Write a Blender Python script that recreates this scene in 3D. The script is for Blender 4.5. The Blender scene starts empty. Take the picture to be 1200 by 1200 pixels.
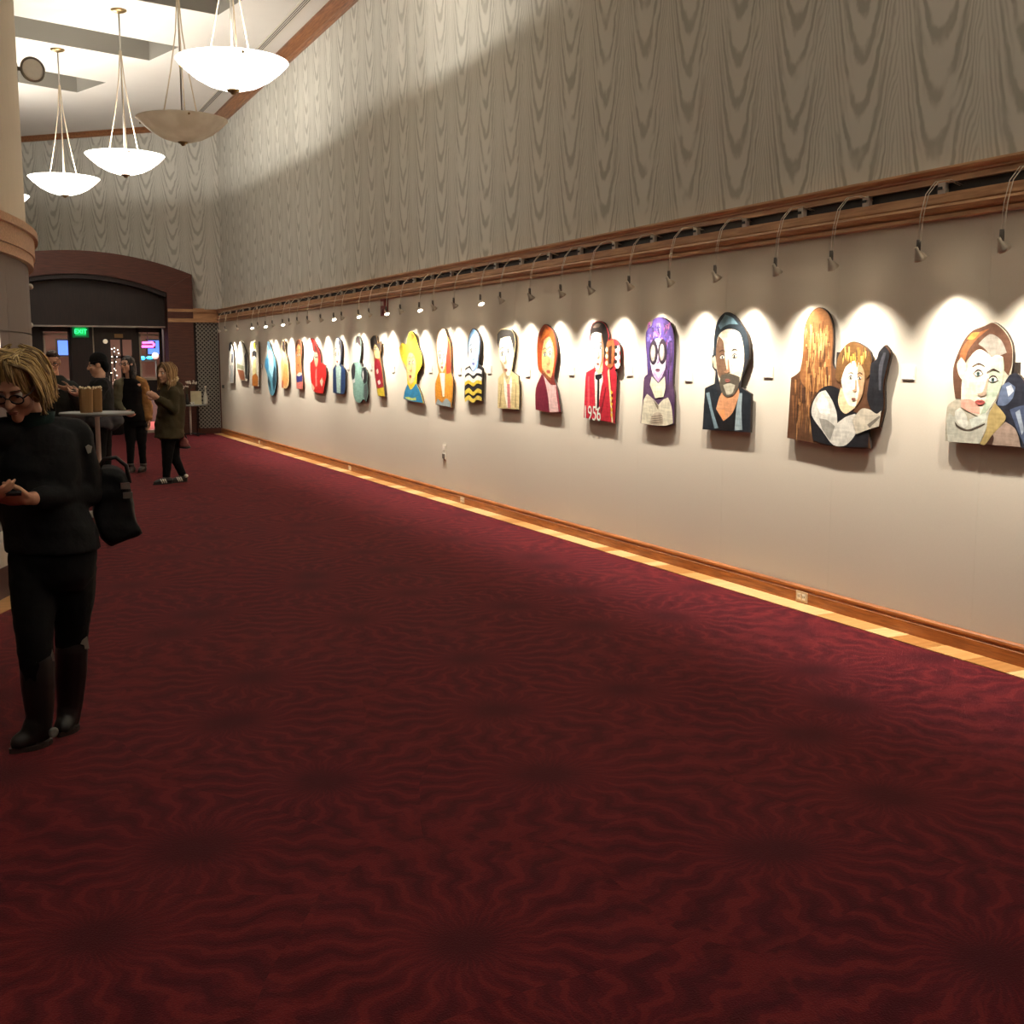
import bpy, bmesh, math, random
import numpy as np
from mathutils import Vector, Matrix, noise
random.seed(4)
PI = math.pi
sc = bpy.context.scene
COL = sc.collection
R = math.radians

# ------------------------------------------------------------------ camera
FPX = 1340.0
EYE = 1.62
C0 = Vector((0, 0, EYE))
_p = math.atan((600 - 420) / FPX)
_y = math.atan(640 / math.hypot(FPX, 180))
CF = Vector((math.sin(_y) * math.cos(_p), math.cos(_y) * math.cos(_p), -math.sin(_p)))
CR = Vector((math.cos(_y), -math.sin(_y), 0))
CU = CR.cross(CF)
cam_d = bpy.data.cameras.new('camera'); cam = bpy.data.objects.new('camera', cam_d); COL.objects.link(cam)
cam_d.sensor_width = 36; cam_d.lens = 36 * FPX / 1200; cam_d.clip_start = .05; cam_d.clip_end = 200
M3 = Matrix((CR, CU, -CF)).transposed()
cam.matrix_world = Matrix.Translation(C0) @ M3.to_4x4()
sc.camera = cam
# ------------------------------------------------------------------ world, colour, exposure
w = bpy.data.worlds.new('world'); sc.world = w; w.use_nodes = True
w.node_tree.nodes['Background'].inputs[0].default_value = (.9, .8, .7, 1)
w.node_tree.nodes['Background'].inputs[1].default_value = .05
sc.view_settings.view_transform = 'Standard'; sc.view_settings.look = 'None'
sc.view_settings.gamma = 1; sc.view_settings.use_curve_mapping = False
sc.view_settings.exposure = 1.0
sc.cycles.use_denoising = True
sc.cycles.max_bounces = 8; sc.cycles.diffuse_bounces = 5
sc.cycles.sample_clamp_indirect = 6
# light levels
SPOT_W = 9.5          # narrow beam of each wall-washing lamp
SPILL_W = 48.0         # its wide spill
UP_W = 100.0           # uplight inside each lit pendant bowl
BOWL_E = 2.9           # glow of the lit glass bowls
FILL_W = 170.0          # added fill pendants outside the view
LOBBY_W = 115.0         # ceiling lights of the lobby behind the doors

# ------------------------------------------------------------------ pixel -> place helpers (photo is 1200 x 1200)
def ray(x, y): return CF * FPX + CR * (x - 600) - CU * (y - 600)
def at_x(x, y, X): d = ray(x, y); return C0 + d * (X / d.x)
def at_y(x, y, Y): d = ray(x, y); return C0 + d * (Y / d.y)
def at_z(x, y, z=0.0): d = ray(x, y); return C0 + d * ((z - EYE) / d.z)
def at_d(x, y, dep): return C0 + ray(x, y) * (dep / FPX)

# ------------------------------------------------------------------ node maths
class V:
    nt = None
    def __init__(s, k): s.k = k
    @staticmethod
    def m(op, *a):
        n = V.nt.nodes.new('ShaderNodeMath'); n.operation = op
        for i, q in enumerate(a):
            q = q.k if isinstance(q, V) else q
            if isinstance(q, (int, float)): n.inputs[i].default_value = q
            else: V.nt.links.new(q, n.inputs[i])
        return V(n.outputs[0])
    def __add__(s, o): return V.m('ADD', s, o)
    __radd__ = __add__
    def __sub__(s, o): return V.m('SUBTRACT', s, o)
    def __rsub__(s, o): return V.m('SUBTRACT', o, s)
    def __mul__(s, o): return V.m('MULTIPLY', s, o)
    __rmul__ = __mul__
    def __truediv__(s, o): return V.m('DIVIDE', s, o)
    def __rtruediv__(s, o): return V.m('DIVIDE', o, s)
    def fract(s): return V.m('FRACT', s)
    def floor(s): return V.m('FLOOR', s)
    def abs(s): return V.m('ABSOLUTE', s)
    def sin(s): return V.m('SINE', s)
    def pow(s, e): return V.m('POWER', s, e)
    def min(s, e): return V.m('MINIMUM', s, e)
    def max(s, e): return V.m('MAXIMUM', s, e)
    def smooth(s, a, b):
        n = V.nt.nodes.new('ShaderNodeMapRange'); n.interpolation_type = 'SMOOTHSTEP'
        V.nt.links.new(s.k, n.inputs[0]); n.inputs[1].default_value = a; n.inputs[2].default_value = b
        return V(n.outputs[0])
def xyz(sock):
    n = V.nt.nodes.new('ShaderNodeSeparateXYZ'); V.nt.links.new(sock, n.inputs[0]); return [V(o) for o in n.outputs]
def comb(*a):
    n = V.nt.nodes.new('ShaderNodeCombineXYZ')
    for i, q in enumerate(a):
        if isinstance(q, V): V.nt.links.new(q.k, n.inputs[i])
        else: n.inputs[i].default_value = q
    return n.outputs[0]
def nse(vec, scale, detail=3, rough=.5):
    n = V.nt.nodes.new('ShaderNodeTexNoise'); n.inputs['Scale'].default_value = scale
    n.inputs['Detail'].default_value = detail; n.inputs['Roughness'].default_value = rough
    if vec is not None: V.nt.links.new(vec, n.inputs['Vector'])
    return V(n.outputs[0])
def mixc(f, a, b):
    n = V.nt.nodes.new('ShaderNodeMix'); n.data_type = 'RGBA'
    if isinstance(f, V): V.nt.links.new(f.k, n.inputs[0])
    else: n.inputs[0].default_value = f
    for i, q in ((6, a), (7, b)):
        if isinstance(q, tuple): n.inputs[i].default_value = (*q, 1)
        else: V.nt.links.new(q, n.inputs[i])
    return n.outputs[2]
def lin(c): return tuple(((x / 255 + .055) / 1.055) ** 2.4 if x > 10 else x / 255 / 12.92 for x in c)
def newmat(name, rough=.6, metal=0.0, spec=.5):
    m = bpy.data.materials.new(name); m.use_nodes = True; V.nt = m.node_tree
    b = m.node_tree.nodes['Principled BSDF']
    b.inputs['Roughness'].default_value = rough; b.inputs['Metallic'].default_value = metal
    b.inputs['Specular IOR Level'].default_value = spec
    return m, b
def setc(b, sock): V.nt.links.new(sock, b.inputs['Base Color'])
def bump(b, h, strength=.3, dist=.01):
    n = V.nt.nodes.new('ShaderNodeBump'); n.inputs['Strength'].default_value = strength; n.inputs['Distance'].default_value = dist
    V.nt.links.new(h.k, n.inputs['Height']); V.nt.links.new(n.outputs[0], b.inputs['Normal'])
def pos():
    return V.nt.nodes.new('ShaderNodeNewGeometry').outputs['Position']
def ocoord():
    return V.nt.nodes.new('ShaderNodeTexCoord').outputs['Object']
_mc = {}
def plain(name, rgb, rough=.6, metal=0.0, var=.18, scale=14, spec=.5, stretch=None):
    """a colour with soft procedural mottling; rgb is sRGB 0-255"""
    if name in _mc: return _mc[name]
    m, b = newmat(name, rough, metal, spec)
    c = lin(rgb); vec = ocoord()
    if stretch:
        x, y, z = xyz(vec); vec = comb(x * stretch[0], y * stretch[1], z * stretch[2])
    n = nse(vec, scale, 4)
    setc(b, mixc(n, tuple(q * (1 - var) for q in c), tuple(min(1, q * (1 + var)) for q in c)))
    _mc[name] = m; return m
def glow(name, rgb, strength):
    if name in _mc: return _mc[name]
    m, b = newmat(name, .5)
    b.inputs['Base Color'].default_value = (*lin(rgb), 1)
    b.inputs['Emission Color'].default_value = (*lin(rgb), 1); b.inputs['Emission Strength'].default_value = strength
    _mc[name] = m; return m
def wood(name, dark, light, axis=1, rough=.35, scale=3.0):
    if name in _mc: return _mc[name]
    m, b = newmat(name, rough)
    x, y, z = xyz(pos()); s = [18., 18., 18.]; s[axis] = 1.2
    n = nse(comb(x * s[0], y * s[1], z * s[2]), scale, 5, .6)
    setc(b, mixc(n.smooth(.3, .7), lin(dark), lin(light)))
    _mc[name] = m; return m
def cloth(name, rgb, rough=.9, var=.25, scale=60):
    if name in _mc: return _mc[name]
    m, b = newmat(name, rough, spec=.2)
    c = lin(rgb); v = ocoord(); n = nse(v, 9, 4); f = nse(v, scale, 2)
    setc(b, mixc(n, tuple(q * (1 - var) for q in c), tuple(min(1, q * (1 + var)) for q in c)))
    bump(b, f + n * 2, .35, .006)
    _mc[name] = m; return m
def wallpaper(name, du, off):
    """printed drapery: columns of hanging swags; du = horizontal direction of the wall"""
    m, b = newmat(name, .75, spec=.25)
    x, y, z = xyz(pos())
    u = (x * du[0] + y * du[1] + off) / .62
    colid = u.floor(); f = (u.fract() - .5) * 2.0
    wob = (nse(comb(u * 3.0, z * 2.2, 0.0), 1.0, 3) - .5)
    ph = (colid * 12.9898).sin() * 43.7; ph = ph.fract()
    a = (f + wob * .22).abs()
    sw = z - (a.pow(1.9)) * 1.25 + wob * .16 + ph * .5
    t = (sw / .31).fract(); jag = nse(comb(u * 7., z * 8., 3.0), 1., 3)
    cres = (1 - (t + (jag - .5) * .5 - .5).abs().smooth(.06, .30)) * (1 - a.smooth(.35, .98)) * nse(comb(u * 2.2, z * 3.1, 9.), 1., 2).smooth(.30, .5)
    rib = ((sw * 34 + wob * 14 + (jag - .5) * 3).sin() * .5 + .5).pow(1.3) * a.smooth(.12, .6) * (1 - a.smooth(.97, 1.0) * .5)
    g = 1.0 - cres * .75 - rib * .5 + (nse(comb(u, z * .9, 5.), 1.3, 2) - .5) * .3 - nse(comb(x * 40, y * 40, z * 7), 1., 3) * .12
    c = mixc(g.smooth(.0, 1.0), lin((172, 170, 158)), lin((213, 211, 200)))
    setc(b, c); return m
def carpet_mat():
    m, b = newmat('carpet_red', .95, spec=.1)
    P = pos(); x, y, z = xyz(P)
    wx = nse(comb(x * .9, y * .9, 0.), 1.0, 2) - .5
    wy = nse(comb(x * .9, y * .9, 7.), 1.0, 2) - .5
    vn = V.nt.nodes.new('ShaderNodeTexVoronoi'); vn.voronoi_dimensions = '2D'; vn.feature = 'F1'
    vn.inputs['Scale'].default_value = 1.1; vn.inputs['Randomness'].default_value = .7
    px, py = x + wx * .35, y + wy * .35
    V.nt.links.new(comb(px, py, 0.), vn.inputs['Vector'])
    cx, cy, _ = xyz(vn.outputs['Position'])
    dx, dy = px - cx, py - cy
    ang = V.m('ARCTAN2', dy, dx); r = V.m('SQRT', dx * dx + dy * dy)
    fine = nse(comb(x * 14, y * 14, 0.), 1.0, 3); cr = (cx * 7.3 + cy * 3.1).sin() * .5 + .5
    zig = (r * 34 + cr * 6).sin() * .045 / (r + .12) + (fine - .5) * .42
    lines = ((ang + zig * .55) * 19 + cr * 5).sin()
    ray_ = lines.smooth(.5, .95) * r.smooth(.12, .26) * (1 - r.smooth(.60, .85))
    ray2 = ((ang + (fine - .5) * .3) * 41).sin().smooth(.2, .9) * (1 - (r - .20).abs().smooth(.02, .16))
    centre = 1 - (r + (fine - .5) * .16 + (ray2 * .05)).smooth(.03, .22)
    rim = 1 - (r - .62 - (fine - .5) * .5).abs().smooth(.01, .09)
    pile = nse(comb(x * 170, y * 170, 0.), 1., 2)
    big = nse(comb(x * .7, y * .7, 2.), 1., 2)
    base = mixc(big.smooth(.3, .7), lin((78, 17, 28)), lin((84, 21, 28)))
    c = mixc((ray_ * .62).max(rim * .4).max(ray2 * .3), base, lin((112, 33, 35)))
    c = mixc(centre * .5, c, lin((40, 10, 19)))
    c = mixc(((lines * -1).smooth(.3, 1.0)) * r.smooth(.15, .4) * .45, c, lin((40, 10, 19)))
    c = mixc(pile.smooth(.35, .75) * .35, c, lin((50, 13, 18)))
    setc(b, c); bump(b, pile, .5, .008)
    b.inputs['Sheen Weight'].default_value = .16; b.inputs['Sheen Roughness'].default_value = .45
    b.inputs['Sheen Tint'].default_value = (.7, .25, .25, 1)
    return m
def paint(rgb):
    k = 'paint_%02x%02x%02x' % rgb
    if k in _mc: return _mc[k]
    m, b = newmat(k, .4)
    c = lin(rgb); x, y, z = xyz(pos())
    n = nse(comb(x, y * 26, z * 14), 1.0, 4, .65); n2 = nse(comb(x, y * 8, z * 60), 1.0, 3)
    g = (n * .6 + n2 * .4).smooth(.34, .66)
    setc(b, mixc(g, tuple(q * .78 for q in c), tuple(min(1, q * 1.22 + .008) for q in c)))
    bump(b, n, .25, .003)
    _mc[k] = m; return m

# ------------------------------------------------------------------ mesh builder
class MB:
    def __init__(s): s.v = []; s.f = []; s.mi = []; s.sm = []
    def add(s, vs, fs, mi=0, smooth=False):
        o = len(s.v); s.v += [tuple(q) for q in vs]
        for f in fs: s.f.append([o + i for i in f]); s.mi.append(mi); s.sm.append(smooth)
        return s
    def box(s, a, b, mi=0):
        x0, y0, z0 = [min(p, q) for p, q in zip(a, b)]; x1, y1, z1 = [max(p, q) for p, q in zip(a, b)]
        return s.add([(x0,y0,z0),(x1,y0,z0),(x1,y1,z0),(x0,y1,z0),(x0,y0,z1),(x1,y0,z1),(x1,y1,z1),(x0,y1,z1)],
                     [(0,3,2,1),(4,5,6,7),(0,1,5,4),(1,2,6,5),(2,3,7,6),(3,0,4,7)], mi)
    def loft(s, rings, mi=0, caps=True, smooth=True, closed=False):
        n = len(rings[0]); vs = [q for r in rings for q in r]; fs = []
        k = len(rings)
        for i in range(k if closed else k - 1):
            a = i * n; b = ((i + 1) % k) * n
            for j in range(n):
                fs.append((a + j, a + (j + 1) % n, b + (j + 1) % n, b + j))
        s.add(vs, fs, mi, smooth)
        if caps and not closed:
            o = len(s.v) - len(vs)
            s.f.append([o + j for j in range(n)][::-1]); s.mi.append(mi); s.sm.append(False)
            s.f.append([o + (k - 1) * n + j for j in range(n)]); s.mi.append(mi); s.sm.append(False)
        return s
    def tube(s, pts, r, n=8, mi=0):
        pts = [Vector(p) for p in pts]; rs = r if isinstance(r, (list, tuple)) else [r] * len(pts)
        t0 = (pts[1] - pts[0]).normalized(); up = Vector((0, 0, 1)) if abs(t0.z) < .9 else Vector((1, 0, 0))
        a = t0.cross(up).normalized(); rings = []
        for i, p in enumerate(pts):
            t = (pts[min(i + 1, len(pts) - 1)] - pts[max(i - 1, 0)]).normalized()
            a = (a - t * a.dot(t)).normalized(); b = t.cross(a)
            rings.append([p + (a * math.cos(2*PI*j/n) + b * math.sin(2*PI*j/n)) * rs[i] for j in range(n)])
        return s.loft(rings, mi)
    def lathe(s, prof, c=(0,0,0), n=24, mi=0, axis=None, caps=True):
        ax = Vector(axis or (0,0,1)).normalized(); e = Vector((1,0,0)) if abs(ax.x) < .9 else Vector((0,1,0))
        u = ax.cross(e).normalized(); q = ax.cross(u); c = Vector(c)
        return s.loft([[c + ax*h + (u*math.cos(2*PI*j/n) + q*math.sin(2*PI*j/n))*max(rr, 1e-4) for j in range(n)] for rr, h in prof], mi, caps)
    def ell(s, c, ax, ay, az, n=16, m=10, mi=0):
        c = Vector(c); ax, ay, az = Vector(ax), Vector(ay), Vector(az)
        if ax.cross(ay).dot(az) < 0: ax = -ax
        rings = []
        for i in range(m + 1):
            t = -PI/2 + PI*i/m; t = max(-PI/2 + .02, min(PI/2 - .02, t))
            rings.append([c + az*math.sin(t) + (ax*math.cos(2*PI*j/n) + ay*math.sin(2*PI*j/n))*math.cos(t) for j in range(n)])
        return s.loft(rings, mi)
    def sph(s, c, r, n=12, m=8, mi=0): return s.ell(c, (r,0,0), (0,r,0), (0,0,r), n, m, mi)
    def cap(s, p0, r0, p1, r1, n=12, mi=0):
        """tapered limb with round ends"""
        p0, p1 = Vector(p0), Vector(p1); t = (p1 - p0).normalized()
        e = Vector((0,0,1)) if abs(t.z) < .9 else Vector((1,0,0)); a = t.cross(e).normalized(); b = t.cross(a)
        rings = []
        prof = [(p0 - t*r0*math.cos(q), r0*math.sin(q)) for q in (.05, .5, 1.0)] + [(p0, r0), (p1, r1)] + [(p1 + t*r1*math.cos(q), r1*math.sin(q)) for q in (1.0, .5, .05)]
        for c, rr in prof: rings.append([c + (a*math.cos(2*PI*j/n) - b*math.sin(2*PI*j/n)) * -rr for j in range(n)])
        return s.loft(rings, mi)
    def chain(s, pts, rs, n=12, mi=0):
        for i in range(len(pts) - 1): s.cap(pts[i], rs[i], pts[i+1], rs[i+1], n, mi)
        return s
    def prism(s, poly, f0, f1, mi=0, mi_side=None):
        """poly: 2-D points; f0/f1 map (u,v) to 3-D for back / front"""
        n = len(poly); a = [f0(*p) for p in poly]; b = [f1(*p) for p in poly]
        s.add(a + b, [tuple(range(n))[::-1], tuple(range(n, 2*n))], mi)
        o = len(s.v) - 2*n
        for j in range(n):
            s.f.append([o+j, o+(j+1) % n, o+n+(j+1) % n, o+n+j]); s.mi.append(mi if mi_side is None else mi_side); s.sm.append(False)
        return s
    def mesh(s, name, mats):
        me = bpy.data.meshes.new(name); me.from_pydata(s.v, [], s.f)
        for m in (mats if isinstance(mats, (list, tuple)) else [mats]): me.materials.append(m)
        me.polygons.foreach_set('material_index', s.mi); me.polygons.foreach_set('use_smooth', s.sm)
        bm = bmesh.new(); bm.from_mesh(me); bmesh.ops.recalc_face_normals(bm, faces=bm.faces); bm.to_mesh(me); bm.free()
        return me
    def build(s, name, mats, parent=None, loc=None, **tags):
        o = bpy.data.objects.new(name, s.mesh(name, mats)); COL.objects.link(o)
        if parent is not None: o.parent = parent
        if loc is not None: o.location = loc
        return tag(o, **tags)
def tag(o, label=None, cat=None, group=None, kind=None):
    if label: o['label'] = label
    if cat: o['category'] = cat
    if group: o['group'] = group
    if kind: o['kind'] = kind
    return o
def thing(name, label, cat, loc=(0,0,0), rz=0, group=None):
    o = bpy.data.objects.new(name, None); COL.objects.link(o); o.empty_display_size = .1
    o.location = loc; o.rotation_euler = (0, 0, rz); return tag(o, label, cat, group)
def copy_tree(o, parent=None):
    c = o.copy(); COL.objects.link(c); c.parent = parent
    for ch in list(o.children): copy_tree(ch, c)
    return c
def remesh(mb, name, mats, parent, voxel, smooth=4, disp=None, **tags):
    """fuse overlapping closed volumes into one continuous skin"""
    me = mb.mesh(name, mats); o = bpy.data.objects.new(name, me); COL.objects.link(o)
    md = o.modifiers.new('r', 'REMESH'); md.mode = 'VOXEL'; md.voxel_size = voxel; md.use_smooth_shade = True
    if smooth:
        sm = o.modifiers.new('s', 'SMOOTH'); sm.iterations = smooth; sm.factor = .5
    dg = bpy.context.evaluated_depsgraph_get(); dg.update()
    me2 = bpy.data.meshes.new_from_object(o.evaluated_get(dg)); o.modifiers.clear(); o.data = me2; me2.name = name
    bpy.data.meshes.remove(me)
    if not me2.materials:
        for m in (mats if isinstance(mats, (list, tuple)) else [mats]): me2.materials.append(m)
    if disp:
        for v in me2.vertices: v.co = Vector(v.co) + disp(Vector(v.co), Vector(v.normal))
    for p in me2.polygons: p.use_smooth = True
    o.parent = parent
    return tag(o, **tags)
def struct(mb, name, mats, parent=None, **k):
    o = mb.build(name, mats, parent, **k)
    if parent is None: o['kind'] = 'structure'
    return o
def smooth_loop(pts, n=5, corner=58):
    """closed curve through pts; sharp turns stay corners"""
    pts = [Vector(p) for p in pts]; k = len(pts); out = []
    def sharp(i):
        d0, d1 = pts[i] - pts[i - 1], pts[(i + 1) % k] - pts[i]
        return d0.length > 1e-9 and d1.length > 1e-9 and math.degrees(d0.angle(d1)) > corner
    sh = [sharp(i) for i in range(k)]
    for i in range(k):
        j = (i + 1) % k; p1, p2 = pts[i], pts[j]; L = (p2 - p1).length
        def tan(q):
            if sh[q]: return Vector((0, 0))
            d = pts[(q + 1) % k] - pts[q - 1]; return d * min(.5, .9 * L / max(d.length, 1e-9))
        m1, m2 = tan(i), tan(j)
        for q in range(n):
            t = q / n; h = t * t * (3 - 2 * t)
            out.append(tuple(p1 * (1 - h) + p2 * h + m1 * (t**3 - 2*t*t + t) + m2 * (t**3 - t*t)))
    return out

# ------------------------------------------------------------------ shared materials
OAK = wood('oak_trim', (172, 128, 90), (208, 164, 122), 1)
OAKX = wood('oak_trim_across', (172, 128, 90), (208, 164, 122), 0)
OAKC = wood('oak_crown', (124, 80, 50), (164, 112, 74), 1)
OAKD = wood('oak_crown_across', (124, 80, 50), (164, 112, 74), 0)
BASEW = wood('oak_baseboard', (128, 72, 32), (176, 108, 54), 1, .3)
MAHOG = wood('dark_red_wood', (70, 34, 24), (98, 50, 36), 0, .45)
DARKW = wood('dark_brown_wood', (28, 17, 16), (42, 25, 22), 2, .45)
SLOT = plain('slot_grey', (52, 50, 48), .6)
PLANKS = [wood('maple_plank_%d' % i, a, b, 0, .3) for i, (a, b) in enumerate([((190, 138, 80), (210, 160, 100)), ((214, 170, 112), (232, 190, 134)), ((164, 112, 60), (184, 132, 76))])]
FABRIC = None
def fabric_wall():
    m, b = newmat('wall_fabric', .9, spec=.15)
    x, y, z = xyz(pos()); n = nse(comb(x * 3, y * 220, z * 60), 1., 2); n2 = nse(comb(x, y * 60, z * 220), 1., 2)
    setc(b, mixc((n + n2) * .5, lin((204, 194, 176)), lin((216, 206, 190)))); return m
FABRIC = fabric_wall()
CEIL = plain('ceiling_plaster', (226, 222, 214), .9, var=.03, scale=3)
STEEL = plain('brushed_steel', (170, 166, 158), .35, .9, var=.1)
BLACKP = plain('black_plastic', (24, 23, 22), .5, var=.2)
WHITEP = plain('white_plastic', (222, 216, 204), .5, var=.05)
WP = 4.97            # face of the fabric wall

# ------------------------------------------------------------------ the setting
CW = carpet_mat()
struct(MB().box((-13, -9, -.2), (4.78, 26.6, 0)), 'floor', CW)
# oak strip of short boards between carpet and baseboard
sub = struct(MB().box((4.78, -9, -.2), (5.3, 26.6, -.012)), 'trim_1', PLANKS[2])
lens = [.12, .2, .28, .36, .16, .3]
pm = [[MB().box((0, .0008, -.012), (.185, L - .0008, .003)).mesh('plank', PLANKS[q]) for q in range(3)] for L in lens]
yy = 2.4; n = 0
while yy < 25.25 and n < 295:
    i = random.randrange(6); o = bpy.data.objects.new('plank', pm[i][random.choice((0, 1, 0, 2, 1, 2))]); COL.objects.link(o)
    o.parent = sub; o.location = (4.785, yy, random.uniform(0, .0008)); yy += lens[i]; n += 1
MB().box((4.785, -9, -.012), (4.97, 2.4, .002)).build('board_run', PLANKS[0], sub)
# right wall: slab, fabric panels, upper printed wallpaper
wr = struct(MB().box((5.0, -9, 0), (5.3, 26.6, 2.62)), 'wall_right', SLOT)
ys = [5.71 + 1.18 * k for k in range(-12, 18)]
for a, b_ in zip(ys[:-1], ys[1:]):
    b2 = min(b_, 25.28)
    if a < 25.2:
        o = MB().box((WP, a + .0004, .1), (5.0, b2 - .0004, 2.40)).build('wall_panel', FABRIC, wr)
MB().box((4.995, -9, 2.6), (5.3, 26.6, 6.7)).build('upper_wall', wallpaper('wallpaper_right', (0, 1), .28), wr)
# baseboard with moulded top
def extrude_y(mb, prof, y0, y1, mi=0): return mb.prism(prof, lambda u, v: (u, y0, v), lambda u, v: (u, y1, v), mi)
struct(extrude_y(MB(), [(4.985, 0), (4.945, 0), (4.945, .075), (4.952, .082), (4.952, .092), (4.945, .1), (4.948, .11), (4.96, .118), (4.985, .12)], -9, 25.28), 'baseboard_right', BASEW)
# picture rail with cable slot and clips
rail = struct(extrude_y(MB(), [(5.0, 2.384), (4.955, 2.384), (4.945, 2.392), (4.945, 2.41), (4.955, 2.418), (4.93, 2.43), (4.918, 2.45), (4.925, 2.462), (4.935, 2.466), (4.93, 2.474), (4.93, 2.525), (5.0, 2.525)], -9, 25.3), 'trim_2', OAK)
extrude_y(MB(), [(5.0, 2.578), (4.93, 2.578), (4.93, 2.61), (4.92, 2.616), (4.92, 2.626), (4.905, 2.634), (4.895, 2.648), (4.895, 2.66), (5.0, 2.66)], -9, 25.3).build('upper_moulding', OAK, rail)
MB().box((4.962, -9, 2.525), (5.0, 25.3, 2.578)).build('cable_slot', SLOT, rail)
clipm = MB().box((-.02, -.026, -.03), (.01, .026, .03)).box((-.026, -.01, -.008), (-.02, .022, .008), 1).mesh('clip', [plain('clip_grey', (196, 190, 178), .5), BLACKP])
clip_y = [4.86 + .595 * k for k in range(-2, 34)]
for y in clip_y:
    o = bpy.data.objects.new('clip', clipm); COL.objects.link(o); o.parent = rail; o.location = (4.945, y, 2.552)
# crown on right wall
CRP = [(0, -.14), (.05, -.14), (.075, -.115), (.075, -.09), (.06, -.085), (.06, -.075), (.16, .01), (.20, .01), (.20, .035), (.235, .05), (.235, .1), (0, .1)]
ZC = 6.5
struct(extrude_y(MB(), [(5.0 - u, ZC + v - .02) for u, v in CRP], -9, 25.6), 'trim_3', OAKC)
# ceiling with radial recesses
holes = []
def coffer(cx, cy, ang, L=3.0, W=1.12):
    """right-hand far corner (cx,cy); long axis to the left along radius"""
    a = Vector((-math.cos(ang), -math.sin(ang))); b = Vector((math.sin(ang), -math.cos(ang)))
    p = Vector((cx, cy)); holes.append([p, p + a * L, p + a * L + b * W, p + b * W])
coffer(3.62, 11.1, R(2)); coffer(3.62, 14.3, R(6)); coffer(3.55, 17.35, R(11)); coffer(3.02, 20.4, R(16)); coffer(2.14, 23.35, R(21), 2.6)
bm = bmesh.new()
def loop(pts, z):
    vs = [bm.verts.new((p[0], p[1], z)) for p in pts]; return [bm.edges.new((vs[i], vs[(i+1) % len(vs)])) for i in range(len(vs))]
ed = loop([(-13, -9), (5.2, -9), (5.2, 33), (-13, 33)], ZC)
for h in holes: ed += loop(h, ZC)
bmesh.ops.triangle_fill(bm, use_beauty=True, edges=ed)
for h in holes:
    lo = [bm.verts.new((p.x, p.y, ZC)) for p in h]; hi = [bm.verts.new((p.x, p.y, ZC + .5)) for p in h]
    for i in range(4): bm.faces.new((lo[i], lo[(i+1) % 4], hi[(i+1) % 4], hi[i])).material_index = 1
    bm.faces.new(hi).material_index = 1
bmesh.ops.remove_doubles(bm, verts=bm.verts, dist=1e-4)
bmesh.ops.recalc_face_normals(bm, faces=bm.faces)
me = bpy.data.meshes.new('ceiling'); bm.to_mesh(me); bm.free(); me.materials.append(CEIL); me.materials.append(plain('recess_shade_grey', (150, 147, 138), .9, var=.03, scale=3))  # grey on the recess faces puts their shade into the colour
ceil_o = bpy.data.objects.new('ceiling', me); COL.objects.link(ceil_o); tag(ceil_o, kind='structure')
# roof slab above the recesses so that no outside light gets in
struct(MB().box((-13.2, -9.2, 7.1), (5.4, 33.2, 7.2)), 'ceiling_slab', CEIL)
sd = struct(MB().box((4.44, -2, ZC - .012), (4.58, 25.4, ZC + .0)), 'trim_4', WHITEP)
for x in (4.475, 4.505, 4.535): MB().box((x, -2, ZC - .014), (x + .012, 25.4, ZC - .010)).build('air_slot', BLACKP, sd)
# outer walls left / behind
SIDE = plain('side_wall_plaster', (176, 164, 142), .9, var=.05, scale=2)
struct(MB().box((-13.2, -9, 0), (-13, 33, 7.1)), 'wall_left', SIDE)
struct(MB().box((-13, -9.2, 0), (5.3, -9, 7.1)), 'wall_back', SIDE)
# curved wall (drum) at the left
DC = Vector((-6.46, 11.24)); DR = 7.0
def arc(r, a0, a1, k): return [(DC.x + r * math.cos(a0 + (a1-a0)*i/k), DC.y + r * math.sin(a0 + (a1-a0)*i/k)) for i in range(k + 1)]
def ring_piece(r0, r1, z0, z1, a0, a1, k, mb=None):
    mb = mb or MB(); i_, o_ = arc(r0, a0, a1, k), arc(r1, a0, a1, k)
    rings = [[(p[0], p[1], z0), (q[0], q[1], z0), (q[0], q[1], z1), (p[0], p[1], z1)] for p, q in zip(i_, o_)]
    return mb.loft(rings, smooth=False)
BEIGE = plain('drum_wallcover', (206, 196, 174), .85, var=.07, scale=26, stretch=(1, 1, .12))
GREYP = plain('drum_panel_grey', (122, 112, 106), .85, var=.06, scale=40, stretch=(1, 1, .2))
drum = struct(ring_piece(DR - .4, DR, 2.5, 7.1, 0, 2 * PI, 160), 'wall_drum', BEIGE)
def smooth_z(o):
    me = o.data
    for p in me.polygons: p.use_smooth = abs(p.normal.z) < .3
    try: me.set_sharp_from_angle(angle=R(30))
    except Exception: pass
smooth_z(drum)
smooth_z(ring_piece(DR - .42, DR - .03, 0, 2.5, 0, 2 * PI, 160).build('core', GREYP, drum))
for k in range(24):
    a0 = R(-120 + k * 7.5 + .02); a1 = R(-120 + (k + 1) * 7.5 - .02)
    smooth_z(ring_piece(DR - .03, DR, .1, 1.815, a0, a1, 6).build('wall_panel', GREYP, drum))
    smooth_z(ring_piece(DR - .03, DR, 1.825, 2.40, a0, a1, 6).build('wall_panel', GREYP, drum))
dt = struct(ring_piece(DR - .01, DR + .045, 2.384, 2.46, R(-130), R(90), 120), 'trim_5', OAKX); smooth_z(dt)
smooth_z(ring_piece(DR - .01, DR + .06, 2.46, 2.60, R(-130), R(90), 120).build('rail_face', OAKX, dt))
smooth_z(ring_piece(DR - .01, DR + .09, 2.60, 2.66, R(-130), R(90), 120).build('rail_cap', OAKX, dt))
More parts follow.
